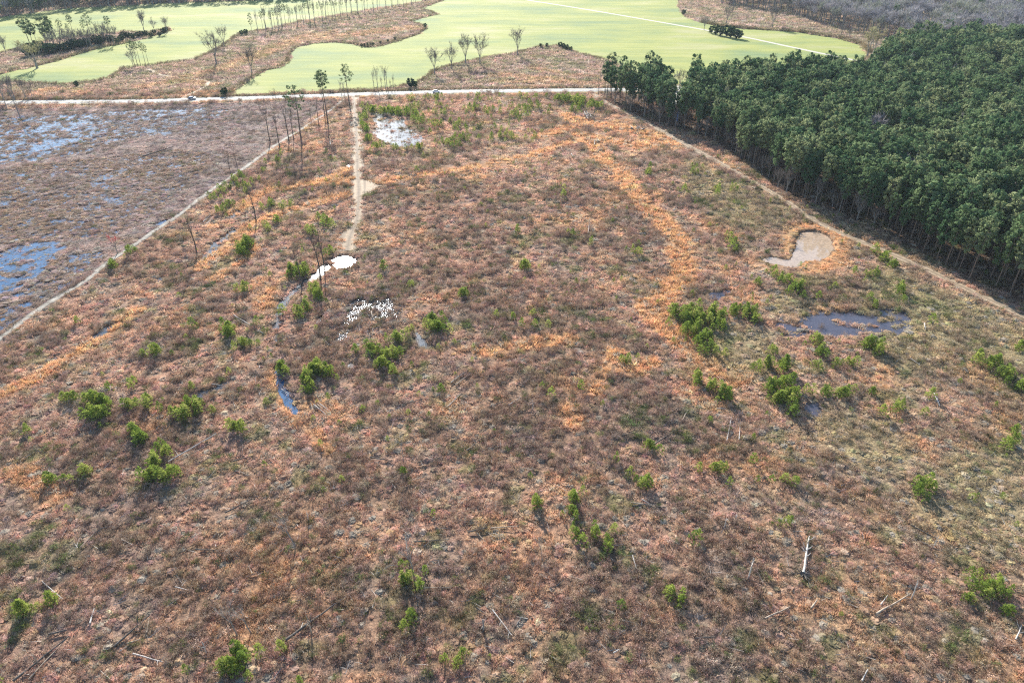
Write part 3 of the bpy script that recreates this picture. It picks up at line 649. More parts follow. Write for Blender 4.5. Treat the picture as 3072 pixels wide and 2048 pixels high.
FP = []                                                # forest pines
for i in range(7):
    h = 19+i % 3*1.4; cm, cen = pine_crown(h, 2.5+.25*(i % 4), .36+.05*(i % 3), 62, 22, .62, .24, 100+i, M['needles'])
    FP.append((cm, pine_trunk(h, .20, cen, M['bark'], 4, .25, i), h))
TP = []                                                # tall thin roadside pines
for i in range(5):
    h = 25; cm, cen = pine_crown(h, 3.2-.3*(i % 3), .60+.05*(i % 3), 34, 14, .95, .38, 200+i, M['needles2'], 'top')
    TP.append((cm, pine_trunk(h, .36, cen, M['bark'], 2, .5, i), h))
SP = []                                                # bushy young pines
for i in range(10):
    h = 3.4; cm, cen = pine_crown(h, 1.05+.22*(i % 3), .04, 20+3*(i % 4), 12, .50, .13, 300+i, M['young'], 'cone')
    SP.append((cm, pine_trunk(h, .05, cen, M['bark'], 3, .08, i), h))
CE = []                                                # dense dark evergreens
for i in range(3):
    h = 10; cm, cen = pine_crown(h, 4.2, .12, 60, 14, .8, .5, 400+i, M['cedar'], 'round'); CE.append((cm, pine_trunk(h, .25, cen, M['bark'], 5, .1, i), h))
BT = [bare_tree(20, .6, 500+i, 7, 3, 1100, fork=.26, tww=.11, tlen=1.7) for i in range(5)]
BTN = [bare_tree(16, .28, 520+i, 4, 3, 240, fork=.45, tww=.11) for i in range(3)]   # narrow
BTF = [bare_tree(17, .6, 540+i, 5, 2, 150, M['greybark'], M['twigfar'], .3, 3.0, .32) for i in range(5)]
DP = [bare_tree(16, .28, 590+i, 4, 3, 90, M['darkwood'], M['darktwig'], .7, 1.0, .09) for i in range(3)]
DT = [bare_tree(9, .75, 560+i, 5, 3, 260, M['greybark'], M['twigpale'], .62, 1.6, .035) for i in range(4)]
BUD = bare_tree(14, .5, 580, 6, 3, 700, M['greybark'], M['budding'], .2, 1.4, .12)
RED = bare_tree(7, .5, 581, 5, 3, 420, M['greybark'], M['redbud'], .3, 1.2, .10)

# grass and brush shapes
gm = []
for i in range(6):
    b = MB(); b.blades(26, .75, .72, .75, .17, np.random.default_rng(600+i)); gm.append(b.me('grass_tuft', M['grass']))
for i in range(4):                                      # low matted grass
    b = MB(); b.blades(30, 1.1, .36, 1.9, .17, np.random.default_rng(620+i)); gm.append(b.me('grass_mat', M['grass']))
for i in range(4):                                      # matted mounds of fallen grass
    r_ = np.random.default_rng(660+i); b = MB(); V = []; K = 9; J = 4
    for j in range(J+1):
        for k in range(K):
            a = 2*math.pi*k/K; q = j/J; rad = 1.0*math.sin(q*math.pi/2)*(1+.22*r_.normal()*(j > 0)); V.append((math.cos(a)*rad, math.sin(a)*rad, .42*math.cos(q*math.pi/2)*(1+.25*r_.normal())-.06))
    F = [[j*K+k, (j+1)*K+k, (j+1)*K+(k+1) % K, j*K+(k+1) % K] for j in range(J) for k in range(K)]
    b.add(V, F); b.blades(22, 1.5, .52, .9, .15, r_); gm.append(b.me('grass_mound', M['grass']))
GC = proto_coll('grass_shapes', gm)
bm_ = []
for i in range(6):
    r_ = np.random.default_rng(640+i); b = MB(); b.blades(34, .7, 1.15, .55, .055, r_)
    cen = [(r_.normal()*.42, r_.normal()*.42, .45+.5*r_.random()) for _ in range(9)]; b.leaves(cen, .32, 7, .34, .07, .3, r_); bm_.append(b.me('brush', M['brushm']))
BC = proto_coll('brush_shapes', bm_)

# ------------------------------------------------------------------ ground cover (nobody could count it)
TRAILS = [GP(p) for p in [[(880, 1230), (930, 1290), (980, 1350), (1010, 1420)], [(2480, 1475), (2620, 1455), (2760, 1422), (2900, 1385), (3100, 1345)], [(960, 1640), (1090, 1605), (1140, 1640), (1250, 1612), (1400, 1603), (1650, 1590), (1760, 1640)],
    [(2780, 1560), (2800, 1500), (2765, 1440)], [(200, 1500), (330, 1545), (420, 1560), (560, 1530), (700, 1540)], [(900, 1995), (1150, 2010), (1320, 2048)], [(1150, 1320), (1150, 1560), (1120, 1700), (1130, 2048)], [(2250, 1940), (2340, 1990), (2440, 2040)], [(60, 1110), (230, 1000), (420, 880)], [(1480, 1180), (1600, 1090), (1740, 1040), (1850, 1100)], [(2100, 1030), (2230, 1040), (2330, 1000)]]]
def cover_points(region, dens, extra=None):
    P = []
    for (x0, x1, y0, y1, d) in region:
        n = int((x1-x0)*(y1-y0)*d); P.append(np.column_stack([rng.uniform(x0, x1, n), rng.uniform(y0, y1, n)]))
    P = np.vstack(P)
    u, v = PX(P[:, 0], P[:, 1]); keep = (u > -260) & (u < 3330) & (v > -60) & (v < 2250); P = P[keep]
    hm = hard_mask(P[:, 0], P[:, 1]); P = P[hm > -.35]
    dt = np.full(len(P), 1e3)
    for T in TRAILS: dt = np.minimum(dt, ldf(P[:, 0], P[:, 1], T, 3))
    P = P[dt > .42+.25*rng.random(len(P))]
    z = ground_z(P[:, 0], P[:, 1]); k = (z > WL-.02) | ((z > WL-.11) & (rng.random(len(z)) < .25)); return P[k], np.maximum(z[k], WL-.05)
REG = [(-95, 95, 50, 90, 3.6), (-130, 130, 90, 130, 3.0), (-190, 190, 130, 200, 2.0), (-290, 260, 200, 300, 1.1), (-420, 280, 300, 450, .60)]
P, z = cover_points(REG, 1)
c, wt = zone(P[:, 0], P[:, 1])
keep = (sdf(P[:, 0], P[:, 1], MUDP, 5) > 0) & (rng.random(len(P)) < np.clip(1-.75*wt['fw'], .1, 1)*np.clip(.22+.78*sstep(.36, .54, fbm(P[:, 0], P[:, 1], 2.3, 3, 808)), 0, 1))
P, z, c = P[keep], z[keep], c[keep]; wt = {k: v[keep] for k, v in wt.items()}
isb = rng.random(len(P)) < np.clip(.10+.40*wt['bw']-.35*wt['om']+.10*wt['ms'], .03, .6)
def jitter(c, a=.30):
    s = np.exp(rng.normal(size=(len(c), 1))*a); h = 1+rng.normal(size=(len(c), 3))*.05; return np.clip(c*s*h, 0, .85)
g = ~isb; n = g.sum(); dist = P[:, 1]
s0 = np.clip(.55+.0024*dist, .6, 1.6)
mat_w = np.clip(wt['ol']*.7+.30-.5*wt['om'], 0.05, .9)
idx = np.where(rng.random(n) < mat_w[g], rng.integers(6, 10, n), rng.integers(0, 6, n))
md_ = rng.random(n) < .30*(1-wt['om'][g])*(P[g][:, 1] < 300); idx[md_] = rng.integers(10, 14, md_.sum())
sc3 = (s0[g]*(.55+.75*rng.random(n)))[:, None]*np.array([1, 1, 1]); nearpond = sdf(P[g][:, 0], P[g][:, 1], MUDP, 8); sc3[(nearpond < 5)] *= .55
sc3[:, 2] *= (.8+.35*wt['om'][g])*(1-.55*wt['ms'][g])
cl = .62+.76*fbm(P[g][:, 0], P[g][:, 1], 2.4, 3, 909)[:, None]; tc = jitter(c[g]*1.1*cl, .2); blond = rng.random(n) < .12; tc[blond] = COLS['pale']*(.7+.5*rng.random((blond.sum(), 1)))
print('grass', n)
scatter('dry_grass', np.column_stack([P[g], z[g]]), rng.random(n)*6.28, sc3, idx, tc, GC, 'dry orange and tan grass tufts covering the cut-over ground', 'grass', rng.normal(size=n)*.12)
n = isb.sum(); tc = c[isb]*.58+COLS['brown']*.25+COLS['grey']*.14; gr = rng.random(n) < .07+.35*wt['gw'][isb]; tc[gr] = COLS['green']*.8
print('brush', n)
scatter('brush', np.column_stack([P[isb], z[isb]]), rng.random(n)*6.28, (s0[isb]*(.6+.8*rng.random(n)))[:, None]*np.column_stack([np.ones(n), np.ones(n), 1-.6*wt['ms'][isb]]), rng.integers(0, 6, n), jitter(tc, .25), BC, 'grey brown twiggy brush growing between the dry grass', 'brush')
RP = []
for nm, lab, Pq, mt, pt in pools:                        # stems standing in the broken water
    if pt < .4 or mt == 'darkwater': continue
    lo, hi = Pq.min(0), Pq.max(0); q = rng.uniform(lo, hi, (int((hi-lo).prod()*(1.5 if pt > .8 else .6)*(1 if Pq[0, 1] < 300 else .35)), 2)); RP.append(q[sdf(q[:, 0], q[:, 1], Pq) < .5])
RP = np.vstack(RP); RP = RP[hard_mask(RP[:, 0], RP[:, 1]) > 0]; n = len(RP); print('reeds', n)
scatter('emergent_grass', np.column_stack([RP, np.maximum(ground_z(RP[:, 0], RP[:, 1]), WL-.05)]), rng.random(n)*6.28, rng.uniform(.25, .75, (n, 1))*np.array([1, 1, .9]), rng.integers(0, 10, n), jitter(np.tile(COLS['brown']*.6+COLS['tan']*.3, (n, 1)), .3), GC, 'brown grass stems standing in the broken shallow water', 'grass')
# beyond the road and along field edges
P, z = cover_points([(-560, 330, 450, 640, .22), (-700, 420, 640, 1000, .10)], 1)
c, wt = zone(P[:, 0], P[:, 1]); n = len(P); s0 = 1.5+.0016*P[:, 1]
print('far brush', n)
idx = rng.integers(0, 6, n); gr = rng.random(n) < .2; tc = jitter(c*.85+COLS['grey']*.12, .3); tc[gr] = tc[gr]*.4+COLS['green']*.6
scatter('rough_brush', np.column_stack([P, z]), rng.random(n)*6.28, (s0*(.5+.8*rng.random(n)))[:, None]*np.array([1, 1, .8]), idx, tc, GC, 'grey brown rough growth on the waste strips beyond the road', 'brush')
# hedge growth hugging field margins and the far road side
HP = []
for line, off, dens, hh in ((FIELD_MAIN[:23], 1.6, .7, 1.0), (FIELD_MAIN[43:58], 1.6, .8, 1.1), (FIELD_WEST[13:39], 1.6, .8, 1.1), (FIELD_WEST[0:13], 1.5, .6, 1.1), (FIELD_MAIN[29:36], 2.5, .9, 1.6)):
    L = resample(line, 1/dens); d = np.gradient(L, axis=0); d /= np.linalg.norm(d, axis=1)[:, None]+1e-9; nr = np.stack([-d[:, 1], d[:, 0]], 1)
    for s_ in (1, -1): HP.append(np.column_stack([L+nr*(s_*(off*(.5+rng.random((len(L), 1))))), np.full(len(L), hh)]))
Lr = resample(ROAD, .8); HP.append(np.column_stack([Lr+np.array([0, 6.9])+rng.normal(size=Lr.shape)*[.3, .45], np.full(len(Lr), .8)]))
HP = np.vstack(HP); hm = hard_mask(HP[:, 0], HP[:, 1]); HP = HP[(hm > .1) & (hm < 9)]; n = len(HP)
scatter('hedge_growth', np.column_stack([HP[:, :2], ground_z(HP[:, 0], HP[:, 1])]), rng.random(n)*6.28, (HP[:, 2]*(.7+.9*rng.random(n)))[:, None]*np.array([1.2, 1.2, 1.2]), rng.integers(0, 6, n),
        jitter(np.tile(COLS['brown']*.6+COLS['green']*.35, (n, 1)), .3), BC, 'dark unmown growth along the field margins and the far road side', 'hedge')
# branch litter: pale and dark sticks lying about
b = MB(); bd = MB()
def sticks(poly, n, lm, pale):
    P = GP(poly); k = 0; lo, hi = P.min(0), P.max(0)
    q = rng.uniform(lo, hi, (n*4, 2)); q = q[sdf(q[:, 0], q[:, 1], P) < 0][:n]
    hmq = hard_mask(q[:, 0], q[:, 1]); q = q[hmq > .5]; zz = np.maximum(ground_z(q[:, 0], q[:, 1]), WL)
    for p, z_ in zip(q, zz):
        L = lm*(.4+rng.random()*1.2); a = rng.random()*3.14; dx = np.array([math.cos(a)*L, math.sin(a)*L, rng.normal()*.12*L])
        (b if rng.random() < pale else bd).tube([np.array([p[0], p[1], z_+.25+.25*rng.random()]), np.array([p[0], p[1], z_+.3])+dx], [.045, .02], 3, False)
sticks([(380, 350), (560, 318), (760, 310), (720, 370), (640, 430), (480, 420), (380, 400)], 1300, 2.6, .85)
sticks([(60, 350), (560, 330), (600, 440), (300, 440), (60, 480)], 700, 3.2, .4)
sticks([(0, 420), (760, 420), (500, 650), (200, 840), (0, 900)], 1100, 2.4, .5)
sticks([(990, 890), (1210, 880), (1210, 980), (1080, 1030), (980, 1040)], 700, 1.7, .6)
sticks([(1110, 345), (1290, 400), (1220, 440), (1130, 410)], 90, 1.4, .2)
sticks([(1240, 950), (1360, 900), (1370, 960), (1280, 1050)], 80, 1.5, .7)
sticks([(100, 1000), (1000, 1000), (3000, 1100), (3050, 2040), (20, 2040)], 1700, 1.7, .55)
sticks([(600, 650), (1100, 500), (2000, 520), (2400, 900), (1200, 1000), (500, 1000)], 700, 2.0, .5)
tag(ob('pale_branch_litter', b.me('pale_branch_litter', M['palewood'])), 'pale sticks and slash strewn over the cut-over ground', 'sticks', None, 'stuff')
tag(ob('dark_branch_litter', bd.me('dark_branch_litter', M['darkwood'])), 'dark wet sticks strewn over the cut-over ground', 'sticks', None, 'stuff')

# ------------------------------------------------------------------ naming where a thing stands
LAND = [('the bright pond near the road', 1190, 390), ('the white puddle at the track end', 1030, 785), ('the curved dark pool', 860, 1175), ('the round muddy pond', 2440, 740),
 ('the broad dark pool', 2520, 965), ('the gravel junction', 1095, 565), ('the pale slash water', 1110, 935), ('the leaning dead tree', 567, 785), ('the silvery creek', 880, 880), ('the dense pine thicket', 2090, 970),
 ('the big bleached log', 2415, 1690), ('the dark mud hole', 2447, 1226), ('the lower left corner', 120, 1990), ('the lower right corner', 2960, 1960), ('the bottom middle edge', 1536, 2010), ('the left picture edge', 30, 1300),
 ('the right picture edge', 3040, 1300), ('the upper orange lane bend', 1768, 415), ('the firebreak track', 464, 691), ('the grey wet hollow', 580, 1200), ('the picture centre', 1536, 1024), ('the long orange lane', 1990, 664),
 ('the forked pale dead tree', 1225, 1640), ('the fallen grey tree', 580, 1345), ('the tan grass flat', 2960, 1480), ('the pine forest corner', 1800, 310), ('the twin tall pines', 978, 350), ('the slanting blue pool', 330, 530), ('the large blue pool', 90, 790)]
USED = {}
ORD = ['', 'second ', 'third ', 'fourth ', 'fifth ', 'sixth ', 'seventh ', 'eighth ', 'ninth ', 'tenth ', 'eleventh ', 'twelfth ', 'thirteenth ', 'fourteenth ', 'fifteenth ', 'sixteenth ', 'seventeenth ', 'eighteenth ', 'nineteenth ', 'twentieth ']+['twenty-%s ' % q for q in ('first', 'second', 'third', 'fourth', 'fifth', 'sixth', 'seventh', 'eighth', 'ninth')]
def ordn(k): return ORD[k] if k < len(ORD) else 'far-off '
def label_set(things, what):
    """things: (object, px, py); label by direction from the nearest landmark, ranked by distance to it"""
    b = {}
    for t in things:
        o, u, v, adj = t
        nm, lu, lv = min(LAND, key=lambda L: math.hypot(L[1]-u, (L[2]-v)*1.3))
        dx, dy = u-lu, v-lv
        dr = ('right of' if dx > 0 else 'left of') if abs(dx) > abs(dy) else ('below' if dy > 0 else 'above')
        b.setdefault((adj, dr, nm), []).append((math.hypot(dx, dy), o))
    for (adj, dr, nm), L in b.items():
        L.sort(key=lambda q: q[0])
        for k, (d, o) in enumerate(L):
            s = '%s %s %s %s' % (adj, what, dr, nm)
            if len(L) > 1: s = '%s %s %s %s, %snearest to it' % (adj, what, dr, nm, ordn(k))
            o['label'] = s.strip()
def tree(name, shape, x, y, h, rz=None, label=None, cat='tree', group=None, crown='crown', lean=None, widen=1.0):
    cm, tm, h0 = shape if shape[0].name.startswith('pine_crown') else (shape[1], shape[0], shape[2])
    e = bpy.data.objects.new(name, None); C.objects.link(e); e.empty_display_size = .5
    e.location = (x, y, gz(x, y)); s = h/h0; e.scale = (s*widen, s*widen, s); e.rotation_euler = (0, 0, random.random()*6.28 if rz is None else rz)
    if lean is not None:
        from mathutils import Matrix
        e.rotation_mode = 'QUATERNION'; e.rotation_quaternion = Vector((0, 0, 1)).rotation_difference(Vector((lean[0], lean[1], 1)).normalized())
    ob('trunk', tm, e); ob(crown, cm, e); tag(e, label, cat, group); return e
def tree_px(name, shape, bx, by, ty=None, h=None, **kw):
    x, y = G(bx, by); return tree(name, shape, x, y, h or top_h(bx, by, ty), **kw)

# ------------------------------------------------------------------ the pine forest on the right
xs = np.arange(FOREST[:, 0].min(), FOREST[:, 0].max(), 4.9); ys = np.arange(FOREST[:, 1].min(), FOREST[:, 1].max(), 5.0)
FX, FY = np.meshgrid(xs, ys); FX = FX.ravel()+rng.normal(size=FX.size)*1.1; FY = FY.ravel()+rng.normal(size=FY.size)*1.1
s = sdf(FX, FY, FOREST, 5); hmf = hard_mask(FX, FY); k = (s < 0) & (hmf > 2.0) & (fbm(FX, FY, 9, 2, 44) > .31)
FX, FY, FS = FX[k], FY[k], s[k]
u, v = PX(FX, FY, 15.0); k = (u > -50) & (u < 3300) & (v > -100) & (v < 1500); FX, FY, FS = FX[k], FY[k], FS[k]
depth_near = ldf(FX, FY, GP(FOREST_NEAR), 60)
u, v = PX(FX, FY, 0); visible = (u < 3190)
order = np.argsort(np.where(visible, depth_near*1.6+np.hypot(FX, FY)*.05, 1e6))
ind = order[:285]; rest = order[285:]
print('forest', len(FX))
TRK = ('beside the bend of the forest track', 'behind the round muddy pond')
edge = []
for j in ind:
    t = FP[random.randrange(7)]; dn = depth_near[j]; h = random.uniform(15.5, 23.5)*(.9 if dn < 3 else 1)
    o = tree('pine_tree', t, FX[j], FY[j], h, cat='tree', group='pines of the forest on the right', widen=random.uniform(.75, 1.25))
    uu, vv = PX(FX[j], FY[j]); row = min(5, int(dn/5)); edge.append((float(vv), row, o))
edge.sort(key=lambda q: q[0])
SEG = [(330, 'by the paved road'), (420, 'near the forest gap'), (540, 'beside the upper forest track'), (640, 'above the round muddy pond'), (720, 'right of the round muddy pond'), (800, 'beside the lower forest track'), (2000, 'near the right picture edge')]
ROWN = ['edge-row', 'second-row', 'third-row', 'fourth-row', 'fifth-row', 'deep-standing']
cnt = {}
for vv, row, o in edge:
    seg = next(s_ for lim, s_ in SEG if vv < lim); k = cnt.get((seg, row), 0); cnt[(seg, row)] = k+1
    o['label'] = '%s forest pine %s, %sfrom the far end' % (ROWN[row], seg, ordn(k) or 'first ')
n = len(rest)
pc = []
for cm, tm, h in FP:
    b = MB(); 
    for me_ in (cm, tm):
        pass
    pc.append((cm, tm))
pf = []
for cm, tm in pc:                                       # crown and trunk as one two-material mesh for the mass of the wood
    import bmesh
    bmm = bmesh.new(); bmm.from_mesh(cm); nf = len(bmm.faces); bmm.from_mesh(tm); bmm.faces.ensure_lookup_table()
    for f in bmm.faces[nf:]: f.material_index = 1
    me_ = bpy.data.meshes.new('forest_pine'); bmm.to_mesh(me_); bmm.free(); me_.materials.append(M['needles']); me_.materials.append(M['bark']); pf.append(me_)
def joined(tm, cm, ma, mb_, nm):
    import bmesh
    bmm = bmesh.new(); bmm.from_mesh(tm); nf = len(bmm.faces); bmm.from_mesh(cm); bmm.faces.ensure_lookup_table()
    for f in bmm.faces[nf:]: f.material_index = 1
    me_ = bpy.data.meshes.new(nm); bmm.to_mesh(me_); bmm.free(); me_.materials.append(ma); me_.materials.append(mb_); return me_
bf = [joined(t[0], t[1], M['greybark'], M['twigfar'], 'far_bare_tree') for t in BTF]
PFC = proto_coll('forest_pine_shapes', pf+[joined(t[0], t[1], M['greybark'], M['twigfar'], 'forest_bare_tree') for t in BTF[:2]])
zz = ground_z(FX[rest], FY[rest]); hs = rng.uniform(.76, 1.2, n)
scatter('pine_wood', np.column_stack([FX[rest], FY[rest], zz]), rng.random(n)*6.28, np.column_stack([hs*rng.uniform(.9, 1.2, n), hs*rng.uniform(.8, 1.25, n), hs]), np.where(rng.random(n) < .10, rng.integers(7, 9, n), rng.integers(0, 7, n)), None, PFC, 'deep mass of green pines filling the forest on the right', 'pine wood')

# hardwoods: far grey wood at the upper right, far wood at the upper left, strip behind
BFC = proto_coll('far_bare_shapes', bf+pf[:2])
def wood(name, poly, spacing, label, ever, size=1.0):
    P = GP(poly); lo, hi = P.min(0), P.max(0); n = int((hi-lo).prod()/spacing**2); q = rng.uniform(lo, hi, (n, 2))
    q = q[sdf(q[:, 0], q[:, 1], P, 5) < 0]; n = len(q); print(name, n)
    z_ = np.full(n, -.12); idx = np.where(rng.random(n) < ever, rng.integers(5, 7, n), rng.integers(0, 5, n)); s_ = rng.uniform(.7, 1.15, n)*size
    scatter(name, np.column_stack([q, z_]), rng.random(n)*6.28, np.column_stack([s_*1.1, s_*1.1, s_*np.where(idx > 4, .95, 1)]), idx, None, BFC, label, 'wood')
wood('hardwood_forest', [(2150, 12), (2348, 42), (2472, 78), (2600, 105), (2690, 122), (2760, 150), (2900, 145), (3150, 155), (3500, 175), (3500, -45), (2150, -70)], 9.0, 'grey leafless wood on the skyline above the pine forest', .03, 1.15)
wood('far_wood', [(-250, 88), (0, 56), (204, 29), (374, 20), (476, 14), (640, 6), (800, 3), (950, -10), (900, -40), (-250, 0)], 7.5, 'dark mixed wood along the top left edge of the photograph', .5, 1.15)

# ------------------------------------------------------------------ single trees of the middle distance
def col_trees():
    T = tree_px
    hw = 'bare hardwoods along the field margin'
    for (bx, by, ty, i, lab) in [(1304, 224, 146, 0, 'leftmost of five bare trees on the curved field margin, crooked and thin'), (1355, 211, 127, 1, 'second bare tree from the left on the curved field margin'),
        (1397, 194, 105, 2, 'third bare tree on the curved field margin with a dense grey crown'), (1440, 194, 105, 3, 'fourth bare tree on the curved field margin, V-shaped crown'),
        (1553, 167, 80, 4, 'rightmost and tallest bare tree of the curved margin with a yellowish round crown')]:
        T('bare_tree', BT[i], bx, by, ty, label=lab, group=hw, crown='twigs')
    for k, (bx, by, ty) in enumerate([(1123, 272, 205), (1134, 272, 200), (1146, 271, 225), (1157, 270, 195), (1162, 270, 200), (1172, 270, 235), (1181, 270, 222)]):
        T('bare_tree', BTN[k % 3], bx, by, ty, label='slender bare tree in the roadside row, %sfrom the left' % (ordn(k) or 'first '), group='slender bare trees by the road', crown='twigs')
    for k, (bx, by, ty) in enumerate([(1025, 287, 238), (1034, 290, 245)]):
        T('bare_tree', BTN[k], bx, by, ty, label=['thin bare tree left of the tall single pine by the road', 'thinner bare tree touching the tall single pine by the road'][k], group='slender bare trees by the road', crown='twigs')
    for (bx, by, ty, i, lab) in [(434, 99, 34, 0, 'bare tree at the left end of the hedge tip in the west field'), (464, 96, 54, 1, 'short ivy-dark bare tree in the middle of the hedge tip'), (502, 99, 51, 2, 'bare tree at the very end of the hedge tip'),
        (650, 195, 99, 3, 'tall bare tree on the margin left of the rough strip'), (673, 140, 75, 4, 'bare spreading tree higher up the margin of the rough strip'), (757, 222, 143, 0, 'lone bare tree inside the rough strip with long trunk'),
        (400, 201, 143, 1, 'bare leaning tree beside the small pine clump'), (20, 163, 108, 2, 'bare tree at the left edge behind the grove'), (2112, 91, 50, 3, 'dark spreading oak left of the evergreen thicket on the lane'),
        (2179, 72, 12, 4, 'tall thin bare tree behind the evergreen thicket'), (2316, 84, 18, 0, 'tall bare tree in the brush right of the evergreen thicket'), (2522, 112, 66, 1, 'bare tree above the right end of the green field'), (2545, 120, 85, 2, 'stubby bare tree at the right end of the green field'),
        (2038, 268, 210, 3, 'bare tree beside the sandy yard in the forest gap')]:
        T('bare_tree', BT[i], bx, by, ty, label=lab, group='single bare trees', crown='twigs', widen=1.0 if i != 3 else 1.25)
    for k, (bx, by, ty) in enumerate([(2600, 172, 78), (2618, 168, 82)]):
        T('budding_tree', BUD, bx, by, ty, label=['pale yellow budding tree at the far right end of the field', 'second pale budding tree close to the forest corner'][k], crown='twigs', widen=1.2)
    T('budding_tree', BUD, 112, 205, 118, label='round budding tree in front of the dark grove at upper left', crown='twigs', widen=2.0)
    T('red_maple', RED, 352, 760, 700, label='small red-budded maple beside the firebreak in the wetland', crown='twigs')
    for k, (bx, by, ty) in enumerate([(22, 328, 240), (60, 351, 258), (78, 296, 235), (96, 290, 245), (12, 300, 232), (45, 300, 225)]):
        T('bare_tree', BTN[k % 3] if k < 2 else BT[k % 5], bx, by, ty, label='thin bare tree at the far left beside the road, %sfrom the camera' % (ordn(k) or 'first '), group='thin bare trees at the far left of the road', crown='twigs')
    # tall pines by the gravel track
    tp = 'tall pines along the gravel track'
    for (bx, by, ty, i, wdn, lab) in [(905, 430, 256, 0, 1.15, 'tall single pine with a compact crown left of the twin pines'), (975, 352, 214, 1, .9, 'left and slimmer pine of the twin tall pines'), (984, 371, 211, 2, 1.1, 'right and taller pine of the twin tall pines'),
        (1049, 316, 194, 3, 1.2, 'tall broad pine at the head of the gravel track')]:
        T('tall_pine', TP[i], bx, by, ty, label=lab, group=tp, widen=wdn)
    for k, (bx, by, ty, lab) in enumerate([(867, 425, 298, 'thin half-dead pine just left of the compact-crowned pine'), (882, 422, 318, 'thin pine pole between two tall pines on the firebreak'), (811, 428, 316, 'bare thin pole with sparse top over the wetland edge'), (956, 368, 285, 'thin bare pole left of the twin tall pines'),
        (934, 368, 318, 'short bare pole by the firebreak, left of the twin pines'), (828, 301, 262, 'thin bare pole beside the road above the wetland'), (694, 530, 452, 'dark dead pole standing on the firebreak middle'), (714, 514, 452, 'second dark dead pole on the firebreak, nearer the road'),
        (769, 668, 543, 'tall dark dead trunk below the firebreak on orange grass'), (591, 763, 630, 'thin dark trunk left of the leaning dead tree pool'), (212, 888, 846, 'small dead tree on the firebreak above the wetland'), (114, 934, 904, 'short dead stem on the lower firebreak'),
        (42, 978, 938, 'dead stem at the left edge on the firebreak'), (905, 857, 728, 'tall dark dead trunk over the silvery creek'), (962, 842, 690, 'forked dark dead trunk below the white puddle'), (973, 812, 668, 'right dark trunk beside the white puddle'), (840, 446, 330, 'thin pole on the firebreak left of the tall pines')]):
        sp = DP[k % 3]
        T('dead_standing_pine', sp, bx, by, ty, label=lab, group='dead trunks left standing', crown='twigs', widen=1.0)
    T('dead_tree', DT[0], 567, 786, 688, label='leaning dead tree with a yellow broken top beside the ditch', crown='twigs', lean=(-.06, -.02), widen=.35)
    # dead trees with pale twiggy heads in the foreground
    for k, (bx, by, h, ln, lab) in enumerate([(886, 1640, 8.2, (-.28, .1), 'bent dead tree with a pale grey twiggy head at lower left'), (1243, 1735, 9.0, (-.08, .05), 'forked pale dead tree with a fan of grey twigs at bottom centre'), (712, 1905, 7.5, (-.12, .05), 'dead tree with a hazy grey head near the bottom edge'),
        (752, 1895, 6.5, (-.16, .02), 'second hazy dead tree right beside the bottom left one'), (1628, 1685, 7.2, (-.12, .1), 'slim dark dead stem right of the forked pale dead tree'), (1212, 1390, 8.0, (-.05, .1), 'tall dark dead stem above the forked pale dead tree'), (1088, 1352, 7.0, (0, 0), 'thin dead stem left of the tall dark one'),
        (516, 1300, 5.0, (-.05, 0), 'pale grey dead bush tree among the left young pines'), (2306, 1058, 5.5, (0, 0), 'grey leafless tree among the right young pines'), (548, 1160, 0.1, None, ''), (708, 1240, 6.0, (0, 0), 'thin dark stem left of the curved dark pool')]):
        if h < 1: continue
        T('dead_tree', DT[k % 4], bx, by, h=h, label=lab, group='dead trees with twiggy heads', crown='twigs', lean=ln, widen=.9 if k < 4 else .5)
    # conifers of the middle distance
    for k, (bx, by, ty, wdn) in enumerate([(761, 122, 39, .8), (790, 94, 33, 1), (800, 92, 27, 1.0), (815, 90, 35, .8), (826, 86, 25, 1), (838, 83, 18, 1.1), (848, 80, 14, 1.1), (858, 78, 12, 1.1), (868, 76, 14, 1.1), (882, 73, 26, .8), (893, 70, 20, .8), (904, 68, 16, .9), (918, 65, 8, 1.1), (930, 63, 1, 1.4),
        (944, 61, 12, .8), (957, 58, 8, .8), (971, 56, 10, .8), (986, 54, 2, .9), (998, 52, -6, 1.2), (1012, 50, -2, .8), (1028, 47, -6, 1), (1042, 45, -8, .9), (1056, 42, -12, .9), (1072, 40, -12, .9), (1088, 37, -15, 1), (1104, 34, -18, 1), (1122, 31, -18, .9), (1140, 29, -22, .9), (1158, 27, -25, 1), (1178, 24, -27, .9),
        (1198, 21, -28, .9), (1220, 18, -30, .9), (1242, 14, -33, 1), (1264, 10, -36, .9)]):
        T('tall_pine', TP[k % 5], bx, by, ty, label='tall slim pine in the long tree line across the fields, %sfrom its left end' % (ordn(k) if k else 'first ') if k < 20 else 'tall slim pine in the right half of the long tree line, %sfrom its middle' % (ordn(k-20) if k > 20 else 'first '), group='pines of the long tree line', widen=wdn*.8)
    for k in range(26):                                 # bare stems between them
        bx = 775+k*19+random.uniform(-5, 5); by = 96-(bx-790)*.181+random.uniform(-2, 2)
        T('bare_tree', BTN[k % 3], bx, by, None, h=random.uniform(17, 22), label='slim bare stem between the pines of the long tree line, %s' % (('%sfrom the left' % (ordn(k) or 'first ')) if k < 20 else ('%sfrom the right' % (ordn(25-k) or 'first '))), group='bare stems of the long tree line', crown='twigs')
